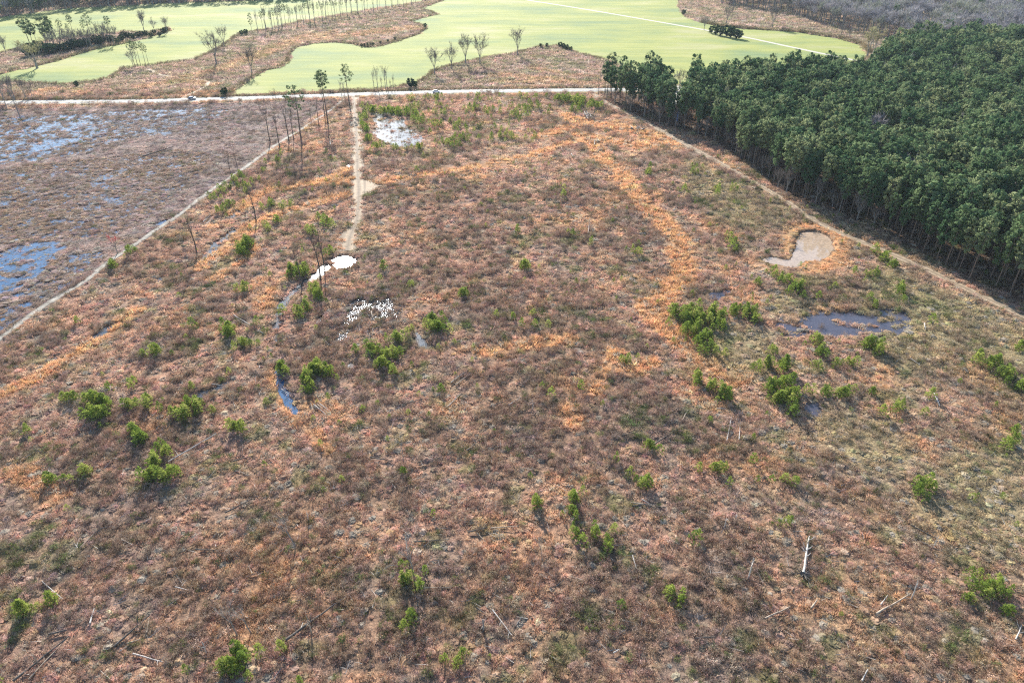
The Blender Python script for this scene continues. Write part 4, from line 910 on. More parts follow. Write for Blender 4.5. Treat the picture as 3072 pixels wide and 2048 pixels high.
    for k, (bx, by, ty, wdn) in enumerate([(88, 128, 50, 1.6), (100, 135, 60, 1.5), (112, 132, 68, 1.3), (150, 128, 47, 1.6), (162, 132, 62, 1.4), (140, 138, 75, 1.3), (195, 130, 58, 1), (228, 128, 44, 1.0), (214, 124, 70, .9), (262, 124, 60, .9), (280, 130, 39, 1.1), (302, 128, 75, .8), (339, 130, 49, 1.1)]):
        T('tall_pine', TP[k % 5] if k > 5 else FP[k], bx, by, ty, label='dark pine of the grove in the west field, %sfrom the left' % (ordn(k) or 'first '), group='pines of the west field grove', widen=wdn)
    for k in range(26):
        bx = 150+k*8+random.uniform(-3, 3); by = 152-(bx-150)*.10+random.uniform(-9, 6)
        T('bare_tree', BTN[k % 3] if k % 2 else BT[k % 5], bx, by, None, h=random.uniform(11, 17), label='grey leafless tree among the west field grove pines, %s' % (('%sfrom the left' % (ordn(k) or 'first ')) if k < 13 else ('%sfrom the right' % (ordn(25-k) or 'first '))), group='bare trees of the west field grove', crown='twigs')
    for k, (bx, by, ty) in enumerate([(405, 200, 117), (413, 198, 122), (422, 196, 126), (437, 195, 124), (446, 194, 135)]):
        T('tall_pine', TP[k % 5], bx, by, ty, label='pine of the small clump on the field point, %sfrom the left' % (ordn(k) or 'first '), group='small pine clump on the field point', widen=.9)
    for k, (bx, by, ty) in enumerate([(2133, 100, 78), (2147, 104, 76), (2163, 107, 80), (2179, 110, 76), (2192, 113, 80), (2207, 116, 88), (2217, 117, 91)]):
        T('evergreen_tree', CE[k % 3], bx, by, ty, label='dark round evergreen of the thicket on the farm lane, %sfrom the left' % (ordn(k) or 'first '), group='evergreen thicket on the farm lane', widen=1.0)
    for k, (bx, by, h) in enumerate([(676, 286, 4.5), (670, 287, 3.5), (232, 260, 3.5), (1233, 262, 5.5), (1246, 263, 4), (738, 104, 4.5), (726, 106, 4), (1276, 84, 4), (2050, 45, 5), (1689, 146, 4), (1700, 150, 4), (1712, 154, 3.5), (1680, 142, 4), (1622, 143, 3), (1640, 141, 3)]):
        T('evergreen_shrub', CE[k % 3], bx, by, None, h=h, label=['dark evergreen bush at the field corner by the road', 'smaller bush touching the dark one at the field corner', 'dark bush on the rough strip below the west field', 'small round-topped tree right of the roadside row', 'yellowish small bush right of the round-topped tree', 'dark bush where the long tree line begins', 'second bush where the long tree line begins',
          'dark bush at the point of the rough strip in the big field', 'dark bush at the bend of the far brush edge', 'evergreen bush on the crest of the margin', 'second evergreen bush on the crest of the margin', 'third evergreen bush on the crest of the margin', 'small bush at the left of the crest', 'low dark bush on the margin left of the crest', 'low bush between crest and its left neighbour'][k], cat='shrub', group='dark bushes on the field margins', widen=1.1)
    for k in range(9):
        bx = 1085+k*9; T('evergreen_shrub', CE[k % 3], bx-0 if k < 5 else 1010+k*22, (141-k*.6) if k < 5 else 138-(k-5)*5, None, h=2.6, label='low dark bush lining the lower edge of the rough strip, %sfrom the left' % (ordn(k) or 'first '), cat='shrub', group='low bushes lining the rough strip')
    for k in range(34):                                 # hedge shrubs of the west field and the grove floor
        t = k/33; bx = 90+t*410+random.uniform(-4, 4); by = 168-t*66+random.uniform(-6, 6)
        T('evergreen_shrub', CE[k % 3], bx, by, None, h=random.uniform(5.5, 8)*(1.1-.5*t), label='dark bush in the west field hedge row, %s' % (('%sfrom its left end' % (ordn(k) or 'first ')) if k < 17 else ('%sfrom its right end' % (ordn(33-k) or 'first '))), cat='shrub', group='undergrowth of the west field hedge', widen=1.3)
    # grey leafless understorey at the forest corner and along its edge
    for k in range(30):
        t = k/29; Q = resample(GP(FOREST_NEAR), 1.0); q = Q[int(t**.8*len(Q)*.72)]; q = q+np.array([random.uniform(0, 3), random.uniform(0, 3)])
        tree('bare_tree', BT[k % 5] if k % 3 else BTN[k % 3], q[0], q[1], random.uniform(7, 12), label='low grey leafless tree under the forest edge, %s' % (('%sfrom the paved road' % (ordn(k) or 'first ')) if k < 15 else ('%sfrom the lower end' % (ordn(29-k) or 'first '))), group='leafless trees under the forest edge', crown='twigs')
col_trees()

# ------------------------------------------------------------------ young pines in the clearing
CL = [  # centre px, how many, spread px (x, y), height
 (2045, 940, 12, 28, 16, 3.8), (2100, 945, 14, 32, 14, 3.9), (2140, 955, 9, 20, 16, 3.6), (2070, 985, 10, 22, 14, 3.6), (2105, 1015, 8, 18, 14, 3.4), (2125, 1045, 5, 14, 8, 3.2), (2160, 1058, 2, 6, 4, 3.4), (2165, 975, 2, 4, 4, 3.6),
 (2195, 930, 5, 14, 8, 3.6), (2235, 935, 8, 22, 10, 3.8), (2258, 950, 3, 8, 6, 3.4), (2310, 1045, 3, 6, 8, 3.2), (2258, 1095, 3, 8, 6, 3), (2298, 1090, 4, 10, 8, 3.6), (2338, 1092, 6, 14, 8, 4), (2440, 1025, 4, 14, 10, 3.6), (2455, 1055, 4, 10, 10, 3.6), (2430, 1090, 2, 8, 4, 3),
 (2500, 1090, 2, 6, 4, 3.4), (2540, 1085, 3, 10, 8, 3.8), (2592, 1025, 4, 12, 6, 3.8), (2618, 1040, 3, 6, 6, 4.2), (2088, 1140, 4, 10, 10, 3.6), (2130, 1150, 4, 14, 6, 3.2), (2165, 1178, 6, 14, 12, 3.8), (2310, 1155, 5, 16, 8, 3.8), (2350, 1150, 6, 16, 12, 4.2), (2320, 1190, 5, 16, 8, 3.6), (2360, 1190, 7, 14, 10, 4.0), (2372, 1228, 2, 6, 4, 3.6),
 (2412, 1165, 2, 6, 4, 3), (2470, 1170, 4, 14, 8, 3.2), (2515, 1178, 4, 12, 6, 3.2), (2552, 1163, 1, 2, 2, 3), (2605, 1180, 2, 4, 12, 2.6), (2350, 835, 5, 20, 8, 3.2), (2375, 860, 6, 14, 10, 4.0), (2395, 880, 2, 8, 4, 3.2), (2305, 815, 3, 10, 6, 2.8),
 (2615, 745, 2, 4, 4, 3.6), (2640, 770, 3, 6, 8, 3.8), (2662, 790, 3, 10, 5, 3.4), (2550, 812, 2, 6, 4, 3), (2605, 825, 4, 14, 8, 3.4), (2690, 862, 3, 8, 10, 3.2), (2700, 895, 2, 4, 8, 3), (2600, 890, 2, 6, 4, 3), (2616, 910, 2, 4, 6, 3.2), (2780, 955, 1, 2, 2, 3.2), (2190, 715, 4, 8, 14, 3.4), (2203, 738, 2, 4, 4, 3.4),
 (2920, 1060, 3, 12, 10, 3.4), (2960, 1085, 4, 12, 10, 3.8), (3000, 1120, 5, 18, 14, 3.4), (3045, 1150, 4, 14, 10, 3.2), (3050, 1030, 3, 12, 14, 3.4), (3015, 1322, 3, 12, 6, 3.4), (3035, 1285, 2, 10, 6, 3.2), (2645, 1232, 2, 8, 5, 3), (2687, 1220, 3, 8, 8, 3.2), (2762, 1240, 2, 4, 8, 3), (2770, 1185, 2, 8, 6, 3), (2610, 1470, 0, 1, 1, 3),
 (2148, 1398, 4, 12, 10, 3.0), (2190, 1450, 2, 8, 5, 2.6), (2250, 1378, 2, 4, 6, 3), (2092, 1400, 1, 2, 2, 2.6), (2346, 1432, 2, 6, 4, 2.8), (2385, 1442, 2, 6, 3, 2.6), (2745, 1465, 3, 10, 14, 3.2), (2775, 1455, 4, 12, 16, 3.4), (2320, 1566, 2, 8, 2, 2.4), (2362, 1560, 2, 6, 2, 2.6), (2084, 1605, 2, 5, 3, 3.2), (2930, 1745, 7, 26, 20, 2.8), (2975, 1765, 5, 20, 16, 2.6), (2900, 1790, 3, 14, 6, 2.4), (3020, 1830, 3, 14, 8, 2.4),
 (2005, 1770, 3, 8, 8, 2.8), (2040, 1800, 3, 8, 10, 2.8), (2033, 1818, 1, 2, 2, 2.8), (2520, 1840, 1, 6, 4, 2.6), (1888, 1412, 2, 5, 6, 3.4), (1928, 1442, 5, 16, 6, 3.2), (1716, 1492, 3, 5, 12, 3.4), (1709, 1532, 4, 10, 10, 3.0), (1611, 1510, 3, 10, 8, 3.2), (1730, 1592, 3, 10, 12, 3.0), (1785, 1590, 3, 6, 10, 3.2), (1838, 1583, 2, 6, 8, 3.2), (1822, 1632, 4, 8, 14, 3.2), (1746, 1468, 1, 2, 2, 2.8),
 (1302, 1537, 1, 2, 2, 3.0), (1224, 1740, 4, 10, 12, 3.2), (1208, 1692, 2, 8, 3, 2.6), (1262, 1750, 2, 6, 4, 2.8), (1236, 1855, 3, 8, 10, 2.8), (1332, 1975, 2, 5, 3, 2.8), (1372, 1985, 2, 6, 3, 2.8), (1391, 1955, 2, 5, 3, 2.6), (1216, 1418, 2, 5, 5, 2.8), (1277, 1708, 1, 2, 2, 2.8), (1862, 1810, 1, 2, 2, 2.4),
 (98, 1822, 4, 14, 6, 3.4), (168, 1800, 3, 6, 10, 3.2), (725, 1972, 7, 14, 20, 3.6), (682, 1998, 3, 10, 5, 3.0), (787, 1948, 1, 3, 2, 2.8), (851, 1938, 2, 6, 3, 2.8), (564, 2004, 1, 3, 3, 2.6), (6, 2040, 1, 3, 3, 2.6), (905, 2040, 1, 3, 3, 2.6),
 (480, 1052, 3, 6, 8, 3.8), (440, 1056, 2, 4, 4, 3), (238, 960, 2, 8, 5, 3), (408, 1148, 2, 5, 6, 3.6), (330, 1152, 2, 6, 5, 3.4), (300, 1192, 5, 18, 8, 3.8), (325, 1200, 4, 12, 8, 3.8), (285, 1235, 5, 12, 8, 3.8), (321, 1230, 3, 8, 8, 3.6), (220, 1190, 3, 12, 6, 3.2), (400, 1212, 4, 14, 8, 3.2), (452, 1205, 3, 5, 10, 3.4), (494, 1213, 2, 8, 5, 3.0), (550, 1240, 6, 22, 8, 3.4),
 (578, 1156, 2, 6, 4, 3.2), (580, 1208, 4, 14, 8, 3.4), (600, 1215, 3, 8, 8, 3.4), (405, 1288, 4, 10, 10, 3.4), (430, 1312, 5, 14, 10, 3.6), (500, 1345, 5, 16, 14, 3.4), (470, 1382, 4, 10, 10, 3.4), (450, 1425, 5, 16, 6, 3.6), (490, 1428, 5, 18, 8, 3.6), (530, 1412, 3, 12, 5, 3.4), (716, 1278, 4, 14, 6, 3.4), (268, 1412, 3, 10, 8, 3.2), (162, 1436, 3, 8, 8, 3.0), (210, 1432, 3, 14, 5, 2.8),
 (693, 985, 6, 14, 12, 3.4), (750, 1030, 5, 22, 10, 3.0), (590, 972, 2, 5, 6, 3.2), (853, 1108, 5, 8, 14, 3.4), (778, 960, 1, 3, 3, 3.2), (92, 1282, 2, 8, 5, 2.8), (650, 1230, 2, 5, 10, 2.8), (805, 1200, 2, 5, 8, 2.6),
 (893, 812, 7, 14, 10, 3.8), (920, 815, 5, 12, 10, 3.6), (943, 868, 4, 8, 12, 3.4), (964, 872, 5, 8, 16, 3.4), (903, 932, 4, 10, 8, 3.6), (926, 915, 3, 6, 10, 3.8), (856, 925, 1, 3, 3, 3.6), (742, 862, 3, 10, 8, 3.6), (1300, 965, 7, 18, 14, 3.8), (1325, 975, 5, 14, 14, 3.6), (1191, 1008, 5, 14, 8, 3.4), (1232, 990, 2, 6, 10, 3.2),
 (1120, 1045, 5, 14, 10, 3.0), (1150, 1060, 6, 18, 12, 3.2), (1185, 1060, 5, 14, 10, 3.2), (1150, 1095, 5, 14, 10, 3.4), (1180, 1110, 3, 10, 6, 3.0), (1068, 1045, 2, 6, 8, 3.0), (920, 1135, 6, 18, 12, 3.4), (945, 1110, 5, 12, 10, 3.4), (955, 1090, 4, 8, 10, 3.2), (985, 1110, 5, 12, 8, 3.4), (928, 1160, 3, 8, 5, 3.2),
 (1153, 794, 2, 5, 4, 3.2), (1144, 830, 1, 3, 3, 3), (1391, 880, 4, 10, 6, 3.4), (1242, 848, 2, 8, 4, 2.8), (1367, 1120, 1, 3, 3, 3), (1332, 1160, 2, 6, 4, 2.8), (711, 1268, 1, 3, 3, 3), (1204, 845, 1, 3, 3, 2.8), (1490, 940, 1, 3, 3, 2.6),
 (1542, 948, 2, 5, 5, 3), (1599, 936, 2, 5, 5, 3), (1607, 968, 2, 4, 5, 3.2), (1645, 960, 2, 3, 8, 3.2), (1565, 965, 1, 3, 3, 2.8), (1875, 1078, 3, 10, 5, 3), (1911, 1066, 1, 3, 3, 2.8), (1741, 1152, 1, 3, 3, 3), (1653, 1174, 1, 3, 3, 3), (1945, 1332, 3, 6, 8, 3), (1974, 1346, 1, 3, 3, 2.8), (1846, 1370, 1, 3, 3, 2.8), (1840, 838, 1, 3, 3, 2.8), (1626, 1155, 1, 3, 3, 2.6),
 # far end of the clearing
 (1120, 325, 8, 22, 4, 4.2), (1170, 328, 12, 26, 5, 4.6), (1215, 333, 9, 22, 5, 4.4), (1097, 350, 6, 10, 10, 4.0), (1100, 380, 6, 12, 12, 4.0), (1250, 345, 5, 12, 8, 3.8), (1275, 360, 5, 14, 8, 3.6), (1245, 315, 4, 10, 6, 3.8), (1300, 330, 6, 30, 12, 3.4), (1310, 375, 5, 10, 12, 3.8), (1350, 350, 6, 24, 16, 3.4), (1410, 325, 7, 26, 12, 3.8), (1465, 335, 5, 20, 10, 3.6), (1380, 378, 5, 16, 14, 3.4),
 (1590, 320, 10, 22, 12, 4.0), (1565, 345, 6, 18, 10, 3.6), (1520, 325, 4, 18, 14, 3.4), (1690, 293, 10, 24, 5, 4.4), (1730, 300, 12, 24, 8, 4.6), (1778, 316, 6, 14, 5, 4.8), (1720, 320, 5, 10, 7, 4.4), (1523, 408, 8, 20, 8, 3.8), (1350, 425, 10, 30, 7, 3.4), (1400, 412, 5, 16, 6, 3.4), (1142, 435, 5, 12, 7, 3.6), (1110, 412, 4, 8, 6, 3.6), (1255, 437, 4, 12, 5, 3.4), (1200, 440, 4, 14, 4, 3.2),
 (1300, 288, 8, 60, 6, 3.4), (1450, 290, 10, 60, 8, 3.2), (1580, 288, 6, 40, 6, 3.4), (1480, 380, 6, 50, 20, 3.0), (1600, 400, 4, 20, 14, 3.0), (1300, 300, 6, 50, 12, 3.0), (1640, 330, 4, 20, 14, 3.0), (1400, 400, 4, 30, 20, 2.8),
 (735, 745, 6, 12, 12, 3.8), (755, 730, 5, 8, 12, 4.0), (720, 530, 6, 14, 16, 3.6), (750, 555, 5, 16, 14, 3.2), (685, 560, 6, 16, 14, 3.4), (650, 585, 4, 12, 10, 3.0), (670, 628, 4, 14, 6, 3.4), (700, 615, 3, 10, 8, 3.0), (815, 610, 4, 12, 8, 3.2), (870, 612, 3, 12, 6, 3.2), (805, 672, 4, 12, 8, 3.2), (832, 660, 3, 10, 8, 3.2), (402, 746, 3, 8, 6, 3.4), (344, 790, 3, 10, 6, 3.2), (800, 510, 4, 16, 14, 2.8), (840, 470, 4, 16, 14, 2.8),
 (985, 660, 5, 22, 10, 3.2), (940, 690, 4, 16, 10, 3.0), (1000, 745, 3, 12, 10, 2.8), (1048, 750, 0, 1, 1, 1), (1937, 516, 3, 10, 6, 3.4), (1945, 495, 1, 3, 3, 3.2), (1551, 686, 2, 4, 3, 3.2), (1573, 793, 4, 10, 5, 3.4), (1714, 700, 2, 6, 5, 3.2), (1768, 723, 2, 4, 5, 3.6), (1883, 750, 3, 16, 6, 3.2), (1912, 728, 1, 3, 3, 3), (1711, 815, 1, 3, 3, 3), (1691, 578, 3, 5, 14, 3), (2048, 566, 2, 4, 5, 3.2), (2080, 502, 3, 8, 10, 3.2), (2144, 562, 3, 8, 10, 3),
 (1541, 488, 1, 2, 2, 3), (1645, 490, 1, 3, 3, 2.8), (1252, 505, 1, 2, 2, 3), (1395, 565, 1, 3, 3, 3), (1330, 560, 1, 3, 3, 2.8), (1445, 610, 2, 5, 5, 3), (2200, 560, 3, 14, 10, 2.6), (2130, 990, 0, 1, 1, 1), (2450, 890, 2, 8, 6, 2.8), (2260, 840, 3, 14, 10, 2.6), (2500, 860, 2, 10, 8, 2.8), (2250, 900, 1, 4, 4, 2.6)]
YP = []
rs = random.Random(5)
for (cx, cy, n, sx, sy, h) in CL:
    n = n if n < 3 else int(n*2.0)
    for k in range(n):
        for _ in range(20):
            px, py = cx+(rs.gauss(0, .75)*sx if n > 1 else 0), cy+(rs.gauss(0, .75)*sy if n > 1 else 0); x, y = G(px, py)
            if hard_mask(np.array([x]), np.array([y]))[0] > .6 and all((x-q[0])**2+(y-q[1])**2 > .8 for q in YP[-40:]) and ground_z(np.array([x]), np.array([y-1.0]))[0] > WL+.05: break
        hh = h*rs.choice((rs.uniform(.75, 1.08), rs.uniform(.35, .8))); YP.append((x, y-.45*hh*y/CAM_H, hh))
# small loose seedlings scattered over the clearing
q = rng.uniform((-120, 62), (190, 330), (900, 2)); u, v = PX(q[:, 0], q[:, 1]); k = (u > 0) & (u < 3072) & (v < 2048) & (hard_mask(q[:, 0], q[:, 1]) > 1) & (sdf(q[:, 0], q[:, 1], FOREST, 3) > 3) & (ground_z(q[:, 0], q[:, 1]) > WL+.1) & (fbm(q[:, 0], q[:, 1], 30, 2, 70) > .47)
for p in q[k][:230]: YP.append((p[0], p[1], rs.uniform(1.0, 2.0)))
YA = np.array(YP); app = YA[:, 2]/np.hypot(np.hypot(YA[:, 0], YA[:, 1]), CAM_H); order = np.argsort(-app)
print('young pines', len(YA))
things = []
for j in order[:285]:
    x, y, h = YA[j]; sp = SP[rs.randrange(10)]
    o = tree('young_pine', sp, x, y, h, cat='tree', group='young pines in the clearing', crown='foliage', widen=rs.uniform(.75, 1.15)); u, v = PX(x, y)
    things.append((o, float(u), float(v), 'big bushy green' if h > 3.7 else ('mid-sized green' if h > 2.9 else 'small green')))
label_set(things, 'young pine')
rest = order[285:]; n = len(rest)
sj = [joined(t[1], t[0], M['bark'], M['young'], 'seedling') for t in SP]
hs = YA[rest, 2]/3.4
scatter('pine_seedlings', np.column_stack([YA[rest, 0], YA[rest, 1], ground_z(YA[rest, 0], YA[rest, 1])]), rng.random(n)*6.28, np.column_stack([hs*1.15, hs*1.15, hs]), rng.integers(0, 10, n), None, proto_coll('seedling_shapes', sj), 'small and distant green pine seedlings dotted over the clearing', 'seedlings')

# ------------------------------------------------------------------ logs and snags
LOGS = [  # x1,y1,x2,y2, wood, radius, label
 (702, 948, 790, 1001, 'palewood', .16, 'long grey fallen trunk right of the left young pines'), (712, 962, 762, 991, 'tanwood', .12, 'shorter trunk lying against the long grey one'),
 (505, 1390, 651, 1306, 'palewood', .16, 'fallen grey tree with limbs beside the left pines'), (520, 1392, 640, 1330, 'tanwood', .10, 'thin limb lying along the fallen grey tree'), (635, 1153, 681, 1160, 'palewood', .10, 'pale stick-like log on the grey wet hollow'), (700, 1386, 765, 1367, 'darkwood', .16, 'dark log in the brush below the fallen grey tree'),
 (43, 2047, 208, 1911, 'darkwood', .22, 'long dark trunk in the lower left corner'), (89, 2039, 196, 1922, 'tanwood', .14, 'thin trunk parallel to the long dark corner trunk'), (149, 1907, 204, 1892, 'darkwood', .2, 'short black log above the long corner trunk'), (272, 1873, 285, 1829, 'palewood', .16, 'short pale log standing out in lower left brush'),
 (344, 1943, 451, 1846, 'darkwood', .2, 'long dark log right of the short pale one'), (383, 1933, 425, 1920, 'tanwood', .13, 'tan log crossing under the long dark log'), (442, 1899, 449, 1856, 'tanwood', .12, 'tan stub leaning at the head of the dark log'), (859, 1924, 999, 1822, 'darkwood', .24, 'thick dark trunk at bottom left of centre'), (901, 1894, 910, 1869, 'palewood', .12, 'short pale stub on the thick dark trunk'),
 (676, 1541, 753, 1503, 'darkwood', .16, 'dark log left of the bent dead tree'), (587, 1650, 674, 1654, 'darkwood', .14, 'black log lying level in the lower left brush'), (242, 1646, 293, 1595, 'tanwood', .13, 'mossy tan log in the far left brush'), (400, 1962, 489, 1988, 'palewood', .12, 'pale thin log near the bottom left edge'), (527, 1763, 570, 1773, 'palewood', .1, 'short pale log above the thin bottom one'), (128, 1746, 191, 1801, 'palewood', .1, 'slanting pale pole near the left edge pines'),
 (1401, 1355, 1463, 1302, 'darkwood', .17, 'dark slanting log left of centre bottom half'), (1110, 1374, 1181, 1386, 'darkwood', .14, 'dark level log left of the tall dark dead stem'), (1112, 1382, 1176, 1378, 'tanwood', .1, 'tan pole bundled with the level dark log'), (1253, 1391, 1286, 1379, 'darkwood', .12, 'short dark log right of the tall dark dead stem'), (1234, 1443, 1282, 1431, 'tanwood', .1, 'tan pole below the tall dark dead stem'),
 (1406, 1600, 1463, 1586, 'darkwood', .15, 'dark log in the slash right of the forked dead tree'), (1472, 1586, 1554, 1581, 'tanwood', .12, 'long tan pole right of the dark slash log'), (1243, 1627, 1348, 1622, 'darkwood', .15, 'dark level pole beside the forked dead tree'), (1267, 1767, 1358, 1763, 'tanwood', .11, 'brown pole below the forked dead tree'), (1430, 1600, 1456, 1628, 'tanwood', .09, 'short crossing pole in the central slash'),
 (1892, 1510, 1997, 1524, 'tanwood', .14, 'long pole of the slash heap right of centre'), (1898, 1520, 1990, 1508, 'darkwood', .14, 'dark pole crossing the slash heap right of centre'), (1925, 1500, 1975, 1528, 'palewood', .1, 'pale pole on top of the slash heap'), (1959, 1338, 2051, 1275, 'darkwood', .18, 'long dark log slanting up to the two pale poles'), (1477, 1830, 1535, 1906, 'palewood', .13, 'pale slanting pole at bottom centre'), (1897, 1667, 1909, 1708, 'palewood', .1, 'thin pale pole right of bottom centre'),
 (1840, 1961, 1857, 1949, 'palewood', .12, 'very short white log at the bottom'), (1430, 1825, 1458, 1844, 'darkwood', .14, 'short dark log above the pale slanting pole'), (2409, 1722, 2426, 1612, 'palewood', .26, 'big bleached log with its root plate at lower right'), (2418, 1700, 2420, 1620, 'tanwood', .12, 'thin dark limb beside the big bleached log'), (2730, 1577, 2807, 1617, 'darkwood', .18, 'dark log above the leaning sticks at right'), (2758, 1624, 2837, 1661, 'tanwood', .12, 'tan pole below the dark log at right'),
 (2627, 1844, 2730, 1785, 'tanwood', .18, 'long brown log at lower right'), (2641, 1816, 2662, 1788, 'palewood', .11, 'short pale log above the long brown one'), (2295, 1858, 2370, 1823, 'tanwood', .15, 'brown log below the big bleached log'), (2433, 1827, 2451, 1802, 'tanwood', .18, 'stout short tan log below the big bleached log'), (2585, 2045, 2601, 2010, 'palewood', .16, 'white log at the bottom edge right of centre'), (2192, 2007, 2206, 1975, 'tanwood', .13, 'tan stub near the bottom edge'), (2084, 1919, 2145, 1914, 'darkwood', .16, 'black level log at the bottom right of centre'), (3045, 1919, 3064, 1877, 'palewood', .12, 'pale pole at the right edge near the bottom'),
 (2180, 1325, 2194, 1255, 'palewood', .13, 'left of two pale upright-lying poles'), (2217, 1321, 2220, 1269, 'palewood', .11, 'right of two pale upright-lying poles'), (2047, 1264, 2063, 1232, 'tanwood', .15, 'short log at the head of the long dark one'), (2800, 1180, 2808, 1196, 'palewood', .20, 'upper piece of the broken white log on the right'), (2807, 1196, 2817, 1222, 'palewood', .22, 'lower piece of the broken white log on the right'), (2730, 1077, 2758, 1096, 'palewood', .12, 'pale thin log right of the broad dark pool'), (2772, 972, 2775, 990, 'palewood', .15, 'short white log beyond the broad dark pool'), (2150, 1227, 2178, 1228, 'palewood', .1, 'pale level stick between the right pine groups'), (2455, 1222, 2490, 1240, 'tanwood', .12, 'tan log on the rim of the dark mud hole'),
 (1945, 822, 2032, 779, 'darkwood', .22, 'long dark log left of the orange lane foot'), (1471, 1223, 1542, 1197, 'darkwood', .15, 'dark log left of the pale one near centre'), (1526, 1218, 1565, 1193, 'palewood', .13, 'pale log near the picture centre'), (1772, 959, 1814, 934, 'tanwood', .13, 'brown log above centre right'), (1915, 1225, 1952, 1210, 'darkwood', .14, 'short dark log right of centre'), (1867, 1310, 1917, 1298, 'darkwood', .16, 'dark log pile stem right of centre'), (1634, 1114, 1649, 1097, 'tanwood', .1, 'tiny tan log below the picture centre'), (1461, 1133, 1479, 1122, 'tanwood', .1, 'tiny tan log left of the picture centre'),
 (1367, 1157, 1412, 1122, 'tanwood', .14, 'upper log of the pair right of the left slash'), (1353, 1150, 1405, 1111, 'palewood', .12, 'pale log of the pair right of the left slash'), (1191, 1220, 1272, 1199, 'darkwood', .15, 'dark log between curved pool and centre'), (942, 1217, 977, 1245, 'palewood', .12, 'upper pale pole beside the curved dark pool'), (950, 1215, 985, 1242, 'tanwood', .12, 'middle pole of the bundle beside the curved dark pool'), (960, 1214, 990, 1236, 'palewood', .1, 'lower pole of the bundle beside the curved dark pool'), (844, 1166, 868, 1182, 'palewood', .11, 'white stick lying across the curved dark pool'), (1114, 936, 1119, 957, 'tanwood', .2, 'tan stump-like log in the pale slash'),
 (1346, 1220, 1381, 1185, 'palewood', .1, 'pale stick below the log pair'), (932, 1210, 946, 1252, 'tanwood', .1, 'thin pole left of the bundle by the curved pool'), (1764, 702, 1768, 668, 'palewood', .16, 'white upright-lying log above centre'), (1768, 436, 1770, 428, 'palewood', .2, 'left white log stub at the orange lane bend'), (1783, 437, 1784, 426, 'palewood', .25, 'right white log stub at the orange lane bend'), (1793, 448, 1795, 443, 'palewood', .2, 'small white stub under the lane bend'), (1684, 446, 1688, 456, 'palewood', .18, 'white stub left of the lane bend'), (1714, 463, 1719, 473, 'palewood', .18, 'second white stub left of the lane bend'),
 (2052, 652, 2075, 641, 'tanwood', .15, 'brown log right of the long orange lane'), (2020, 634, 2026, 630, 'palewood', .25, 'white stump right of the long orange lane'), (990, 428, 994, 441, 'palewood', .18, 'curved white log left of the gravel track'), (1022, 422, 1025, 430, 'palewood', .16, 'small white log close left of the gravel track'), (429, 472, 520, 443, 'darkwood', .3, 'long dark log in the middle of the wetland'), (610, 668, 632, 648, 'palewood', .15, 'pale log by the puddle under the firebreak bend'), (622, 672, 640, 652, 'palewood', .13, 'second pale log by the puddle under the firebreak bend'), (720, 640, 0, 0, '', 0, '')]
def log(x1, y1, x2, y2, wood, r, label, lift=0, group='fallen logs in the clearing', z0=0, branches=2):
    a = np.array(G(x1, y1)); b_ = np.array(G(x2, y2)); L = float(np.linalg.norm(b_-a)); az = math.atan2(*(b_-a)[::-1])
    rr = random.Random(int(x1*7+y1)); m = MB(); n = max(3, int(L/1.5)+1)
    pts = [(L*i/(n-1), rr.uniform(-.05, .05)*r*6, rr.uniform(-.03, .03)) for i in range(n)]
    m.tube(pts, [r*(1-.55*i/(n-1)) for i in range(n)], 7)
    e = bpy.data.objects.new('fallen_log', None); C.objects.link(e)
    zz = max(gz(*a), WL); z2 = max(gz(*b_), WL)
    e.location = (a[0], a[1], max(zz, z2)+.30+r+z0); e.rotation_euler = (0, rr.uniform(-.02, .02)-lift, az); tag(e, label, 'log', group)
    ob('trunk', m.me('trunk', M[wood], True), e)
    if branches and L > 3:
        for k in range(branches + (3 if L > 9 else 0)):
            t = rr.uniform(.35, .95)*L; mb = MB(); up = rr.uniform(.15, .8); s_ = rr.choice((-1, 1)); q = rr.uniform(.5, 1.5)
            mb.tube([(t, 0, 0), (t+.3*q, s_*.4*q, up*.5*q), (t+.7*q, s_*.7*q, up*q)], [r*.4, r*.28, r*.1], 4); ob('branch', mb.me('branch', M[wood]), e)
    return e
for a in LOGS:
    if a[6]: log(*a)
bl = log(2411, 1728, 2412, 1722, 'darkwood', .1, 'dark upturned root clump at the foot of the big bleached log', branches=0); bl.name = 'root_plate'; bl['category'] = 'root plate'
m = MB(); r_ = np.random.default_rng(3)
for k in range(14):
    a = k*.45; m.tube([(0, 0, 0), (math.cos(a)*.5, math.sin(a)*.5, .3*r_.random()), (math.cos(a)*(1+r_.random()*.6), math.sin(a)*(1+r_.random()*.5), .2+r_.random()*.5)], [.22, .14, .04], 4)
ob('roots', m.me('roots', M['darkwood']), bl)
# two heaps of bulldozed logs: every log is its own thing
def heap(cx, cy, sx, sy, n, woods, what, lm):
    rr = random.Random(cx)
    for k in range(n):
        px, py = cx+rr.uniform(-sx, sx), cy+rr.uniform(-sy, sy); a = rr.uniform(0, 6.28); w_ = rr.choice(woods)
        log(px, py, px+math.cos(a)*lm, py+math.sin(a)*lm*.45, w_, rr.uniform(.14, .3), '%s log in the %s, %sfrom the left' % ({'palewood': 'bleached', 'darkwood': 'dark', 'tanwood': 'tan'}[w_], what, ordn(k) or 'first '), rr.uniform(-.05, .35), what, rr.uniform(0, 1.0), 0)
heap(1766, 352, 12, 4, 18, ['palewood', 'palewood', 'tanwood'], 'pale log heap near the forest corner', 16)
heap(1915, 392, 20, 3, 18, ['darkwood', 'palewood', 'tanwood'], 'long dark log heap below the forest corner', 14)
